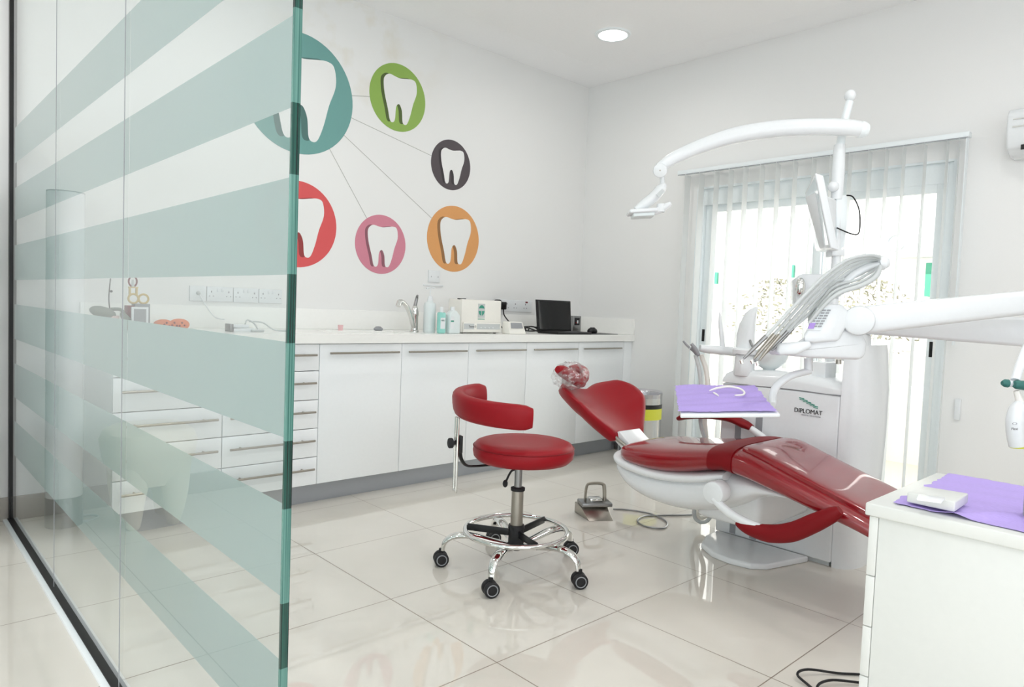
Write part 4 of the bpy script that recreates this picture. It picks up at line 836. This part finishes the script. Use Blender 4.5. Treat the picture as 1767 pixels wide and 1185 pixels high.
# tray arm + tray
MB().tube([at(1395, 618, 2.72), at(1395, 640, 2.72)], .016, 14).tube([at(1397, 640, 2.72), at(1365, 648, 2.70), at(1342, 664, 2.70), at(1334, 680, 2.68), at(1333, 698, 2.62)], [.016, .018, .018, .017, .014], 14, flat=(1, .8)).build('tray_arm', 'plas', t)
TA, TB, TC_, TD = at(1170, 669, 2.86), at(1306, 669, 2.80), at(1347, 714, 2.50), at(1174, 715, 2.54)
dn = V((0, 0, -.014))
MB().hexa([TD+dn, TC_+dn, TB+dn, TA+dn, TD, TC_, TB, TA], .005, 3).build('instrument_tray', 'plas', t)
MB().cyl(at(1447, 620, 2.70), at(1447, 628, 2.70), .010, seg=12).build('bottom_knob', 'steel', t)

def cloth(name, A, B, Cc, D, lift, amp, ny=30, nx=40, jag=.012, label='', folds=(), edge=None):
    bm_ = MB(); bm = bm_.bm; rows = []
    A, B, Cc, D = map(V, (A, B, Cc, D)); up = (B-A).cross(A-D).normalized(); up = up if up.z > 0 else -up
    for i in range(ny+1):
        v = i/ny; row = []
        for j in range(nx+1):
            u = j/nx; p = (A*(1-u)+B*u)*(1-v)+(D*(1-u)+Cc*u)*v
            h = amp*(math.sin(v*16+u*2.5+math.sin(u*9))*.5+.5*math.sin(v*31+u*5)+.6*math.sin(u*7-v*4))*.6+amp
            for (fu, fv, ang, wd, hh) in folds: dd_ = (u-fu)*math.cos(ang)+(v-fv)*math.sin(ang); h += hh*math.exp(-(dd_/wd)**2)
            if i in (0, ny): p += (Cc-B).normalized()*jag*random.uniform(-.3, .3)
            if j in (0, nx): p += (B-A).normalized()*jag*random.uniform(-.3, .3)
            row.append(bm.verts.new(p+up*(lift+h)))
        rows.append(row)
    for i in range(ny):
        for j in range(nx): bm.faces.new((rows[i][j], rows[i+1][j], rows[i+1][j+1], rows[i][j+1]))
    bmesh.ops.recalc_face_normals(bm, faces=bm.faces)
    g = bmesh.ops.solidify(bm, geom=bm.faces[:], thickness=.0008)
    return bm_.build(name, 'purple', ang=80)
def mixp(a, b, k): return V(a)*(1-k)+V(b)*k
tag(cloth('paper_napkin', at(1165, 668, 2.87), at(1302, 667, 2.81), at(1341, 712, 2.51), at(1171, 712, 2.555), .0012, .0052, label=''), 'lilac paper napkin covering the instrument tray', 'napkin')
tag(MB().tube([at(1224, 674, 2.73), at(1236, 670, 2.73), at(1256, 667, 2.73), at(1275, 670, 2.72), at(1284, 676, 2.70), at(1282, 681, 2.67), at(1268, 682, 2.66)], [.002, .0045, .0045, .004, .004, .004, .003], 10).build('saliva_ejector', 'plas2'), 'curved white suction tube lying on the lilac napkin', 'suction tube')
tag(MB().tube([at(1231, 677, 2.72), at(1236, 680, 2.71), at(1240, 683, 2.69)], [.003, .004, .002], 8).build('dental_tip', 'plas2'), 'small white tip beside the curved tube on the napkin', 'tip')

# ------------------------------------------------------------------ hand-held lamp at the right edge
t = thing('curing_lamp', 'white handheld device with dark green knobs hanging at right edge', 'dental device', at(1752, 770, 2.0))
MB().tube([at(1752, 656, 2.0), at(1762, 625, 2.02), at(1785, 575, 2.06), at(1812, 535, 2.12), (2.80, .44, 1.13), (3.0, .45, 1.13), (3.235, .46, 1.12)], [.012, .013, .013, .013, .014], 14).build('arm', 'plas', t)
MB().tube([at(1738, 661, 2.0), at(1785, 666, 2.02)], .010, 14).build('cross_bar', 'plas', t)
MB().tube([at(1729, 661, 2.0), at(1734, 661, 2.0), at(1739, 661.5, 2.0)], [.006, .0115, .012], 14).build('end_knob', 'dteal', t)
MB().tube([at(1750, 663, 1.99), at(1755, 663.5, 1.99), at(1768, 665, 1.99), at(1785, 666, 1.99)], [.009, .0135, .014, .013], 14).build('grip', 'dteal', t)
MB().tube([at(1754, 674, 2.0), at(1760, 695, 2.0)], [.008, .010], 12).build('stem', 'plas2', t)
MB().tube([at(1762, 694, 2.0), at(1756, 705, 2.0), at(1752, 725, 2.0), at(1752, 750, 2.0), at(1755, 770, 2.0)], [.012, .021, .024, .022, .020], 18).build('body', 'plas', t)
text('body_print', 'Flexi', t, at(1751, 740, 1.955), .010, RR, UU, 'ink', .0003); text('body_print', 'O', t, at(1751, 731, 1.955), .010, RR, UU, 'grey', .0003, sx=1.8)
MB().cyl(at(1755, 770, 2.0), at(1755, 773, 2.0), .018, .017, 18).build('lens_ring', 'yellow', t)
t2 = None

# ------------------------------------------------------------------ mobile drawer cabinet in the foreground
MX0, MX1, MY1, MY0, MZ = 1.60, 2.09, .565, -.30, .72
t = thing('mobile_cabinet', 'white drawer trolley in the right foreground', 'drawer trolley', ((MX0+MX1)/2, .1, 0))
MB().box(MX0, MX1, MY0, MY1, MZ-.028, MZ, .004, 3).build('top_board', 'cab2', t)
MB().box(MX0+.012, MX1-.012, MY0+.01, MY1-.026, .05, MZ-.028, .001).build('carcass', 'cab2', t)
for z0, z1 in ((.56, .690), (.447, .558), (.335, .445), (.223, .333), (.06, .221)):
    d = MB().box(MX0+.010, MX1-.010, MY1-.025, MY1-.007, z0, z1, .0015).build('drawer', 'cab2', t)
    MB().cyl((MX0+.1, MY1+.012, z1-.03), (MX1-.1, MY1+.012, z1-.03), .005, seg=10).cyl((MX0+.14, MY1+.012, z1-.03), (MX0+.14, MY1-.008, z1-.03), .004, seg=8).cyl((MX1-.14, MY1+.012, z1-.03), (MX1-.14, MY1-.008, z1-.03), .004, seg=8).build('handle', 'steel', d)
for x in (MX0+.05, MX1-.05):
    for y in (MY0+.06, MY1-.08): MB().cyl((x-.012, y, .025), (x+.012, y, .025), .025, seg=20).box(x-.014, x+.014, y-.014, y+.014, .04, .052).build('caster', 'rub', t)
def ont(x, y, z=MZ): return onz(x, y, z)
tag(cloth('paper_napkin', ont(1637, 819), V((2.02, -.10, MZ)), V((1.615, -.10, MZ)), ont(1541, 869), .0005, .0036, 34, 50, folds=((.46, .5, .5, .03, .008),), label=''), 'lilac paper napkin spread on the foreground drawer trolley', 'napkin')
zb = MZ+.008
p0, p1, p2, p3 = onz(1564, 866, zb), onz(1647, 884, zb), onz(1670, 868, zb), onz(1592, 855, zb)
t = thing('instrument_case', 'flat white box on the lilac napkin, with a smaller piece on it', 'box', (p0+p2)/2)
H = V((0, 0, .022))
MB().hexa([p0, p1, p2, p3, p0+H, p1+H, p2+H, p3+H], .003, 3).build('box', 'cab2', t)
zt2 = MZ+.031
tag(MB().hexa([onz(1581, 863, zt2), onz(1624, 869, zt2), onz(1631, 862, zt2), onz(1585, 856, zt2), *(v+V((0, 0, .005)) for v in (onz(1581, 863, zt2), onz(1624, 869, zt2), onz(1631, 862, zt2), onz(1585, 856, zt2)))], .0015).build('small_card', 'plas'), 'small white card lying on the flat white box', 'card')
p = onz(1763, 893, MZ+.008)
tag(MB().box(p.x, p.x+.05, p.y-.06, p.y, MZ+.009, MZ+.085, .006).build('dark_container', 'grey'), 'dark grey container edge at the right end of the napkin', 'container')
tag(MB().tube([(2.36, .70, .006), (2.30, .78, .006), (2.24, .84, .006), (2.16, .90, .02), (2.11, .91, .016), (2.09, .86, .006), (2.05, .80, .006), (1.98, .77, .006)], .004, 8).tube([(2.28, .70, .008), (2.22, .78, .010), (2.15, .83, .018), (2.09, .84, .010), (2.02, .77, .006)], .004, 8).build('floor_cable', 'dark'), 'black cable looping on the floor by the drawer trolley', 'cable')

# ------------------------------------------------------------------ outside
struct(MB().box(XB+.15, 6.3, -1.0, 8, -.12, -.02).build('trim_5', 'pave'), 'pale balcony floor', 'balcony floor')
t = thing('balcony_railing', 'white balcony railing outside the door', 'railing', (6.2, 2.5, -.02))
MB().box(6.17, 6.25, -.5, 7, .89, .97).build('top_rail', 'out', t); MB().box(6.19, 6.23, -.5, 7, .61, .86).build('panel', 'out', t)
for k in range(44): MB().box(6.185, 6.235, -.4+k*.165, -.36+k*.165, .5, .89).build('post', 'out', t)
MB().box(6.17, 6.25, -.5, 7, -.02, .50).build('parapet', 'out', t)
t = thing('opposite_house', 'white building across from the balcony, with window and shutters', 'building', (13, 5, -1))
MB().box(13, 13.5, -6, 14, -3, 9).build('facade', 'out', t)
for px_, py_ in ((1384, 468), (1422, 466), (1250, 480)):
    q = onx(px_, py_, 12.95); wn = MB().box(12.95, 13.0, q.y-.14, q.y+.14, q.z-.12, q.z+.12).build('window', 'lgrey', t); MB().box(12.9, 12.95, q.y+.14, q.y+.2, q.z-.12, q.z+.12).build('shutter', 'shutter', wn)
q = onx(1572, 420, 12.9)
t = thing('outdoor_ac_unit', 'white outdoor air conditioner on the opposite facade', 'air conditioner', q)
MB().box(12.6, 12.99, q.y-.35, q.y+.35, q.z-.24, q.z+.24, .03).build('case', 'lgrey', t); MB().tube([(12.59, q.y+.14+.13*math.cos(2*PI*j/20), q.z+.13*math.sin(2*PI*j/20)) for j in range(20)], .02, 6, 1, True).build('fan_guard', 'lgrey', t)
q = onx(1604, 480, 12.9)
tag(MB().box(12.85, 12.98, q.y-.05, q.y+.05, q.z-.3, q.z+.25).build('green_downpipe', 'shutter'), 'mint green panel on the opposite facade beside the door frame', 'facade panel')
q = onx(1560, 690, 9.0)
t = thing('garden_shed', 'low grey and terracotta roof beyond the railing', 'roof', (9.0, q.y, q.z-.6))
MB().hexa([(8.6, q.y-1.2, q.z), (9.6, q.y-1.2, q.z), (9.6, q.y+1.6, q.z), (8.6, q.y+1.6, q.z), (9.3, q.y-1.2, q.z+.35), (9.6, q.y-1.2, q.z+.35), (9.6, q.y+1.6, q.z+.35), (9.3, q.y+1.6, q.z+.35)]).build('roof_slope', 'grey', t)
MB().box(8.62, 9.6, q.y-1.15, q.y+1.55, q.z-.35, q.z-.001).build('wall', 'terra', t)
def tree(cx, cy, z0, zt, lab):
    t = thing('garden_tree', lab, 'tree', (cx, cy, z0), 'trees beyond the balcony')
    MB().tube([(cx, cy, z0), (cx+.05, cy, z0+1.2), (cx-.05, cy+.05, zt)], [.09, .07, .03], 10).build('trunk', 'bark', t)
    b = MB(); vs, fs = [], []
    for k in range(900):
        a, r, z = random.uniform(0, 2*PI), random.uniform(0, .9)**.6, random.uniform(-1, 1); rr = r*math.sqrt(1-z*z)*.85
        p = V((cx+rr*math.cos(a), cy+rr*math.sin(a), zt+z*.75)); d1 = V((random.gauss(0, 1), random.gauss(0, 1), random.gauss(0, 1))).normalized()*.05; d2 = d1.orthogonal().normalized()*.022
        n = len(vs); vs += [p-d1, p+d2, p+d1, p-d2]; fs.append((n, n+1, n+2, n+3))
    b._faces(vs, fs); b.build('foliage', 'leaf', t, flat=True)
q = onx(1335, 540, 10.8); tree(10.8, q.y, -2, q.z-.2, 'pale leafy tree beyond the balcony, behind the instruments')
q = onx(1500, 535, 12.0); tree(12.0, q.y, -2, q.z-.25, 'pale leafy tree beyond the balcony, right of the unit')
struct(MB().box(6.3, 14, -8, 16, -3.1, -3.0).build('trim_6', 'pave'), 'pale ground outside', 'ground')

# ------------------------------------------------------------------ light
w = bpy.data.worlds.new('sky'); bpy.context.scene.world = w; w.use_nodes = True; nt = w.node_tree
bg = nt.nodes['Background']; bg.inputs[0].default_value = (.90, .95, 1, 1); bg.inputs[1].default_value = 7.5
def portal(loc, size, rot):
    l = bpy.data.lights.new('daylight_portal', 'AREA'); l.shape = 'RECTANGLE'; l.size, l.size_y = size; l.cycles.is_portal = True
    o = bpy.data.objects.new('daylight_portal', l); C.objects.link(o); o.location = loc; o.rotation_euler = rot
portal((XB+.16, (WY0+WY1)/2, WZ/2), (WZ, WY1-WY0), (0, PI/2, 0))
portal((.15, YR-.06, 1.625), (3.5, 2.25), (PI/2, 0, 0))  # sky light through the made-up rear opening
l = bpy.data.lights.new('sun', 'SUN'); l.energy = 20; l.angle = .01; l.color = (1, .98, .95)
o = bpy.data.objects.new('sun', l); C.objects.link(o); o.rotation_euler = V((.62, -.22, -.75)).to_track_quat('-Z', 'Y').to_euler()
portal((XL-.06, .3, 1.425), (2.15, 4.2), (0, -PI/2, 0))  # sky light through the opening added in the corridor wall
sc = bpy.context.scene
sc.view_settings.view_transform = 'Standard'; sc.view_settings.look = 'None'; sc.view_settings.gamma = 1; sc.view_settings.exposure = -1.45
sc.view_settings.use_curve_mapping = False
sc.cycles.use_denoising = True; sc.cycles.max_bounces = 14; sc.cycles.diffuse_bounces = 6; sc.cycles.transparent_max_bounces = 24; sc.cycles.glossy_bounces = 6
sc.cycles.sample_clamp_indirect = 8; sc.cycles.caustics_reflective = False
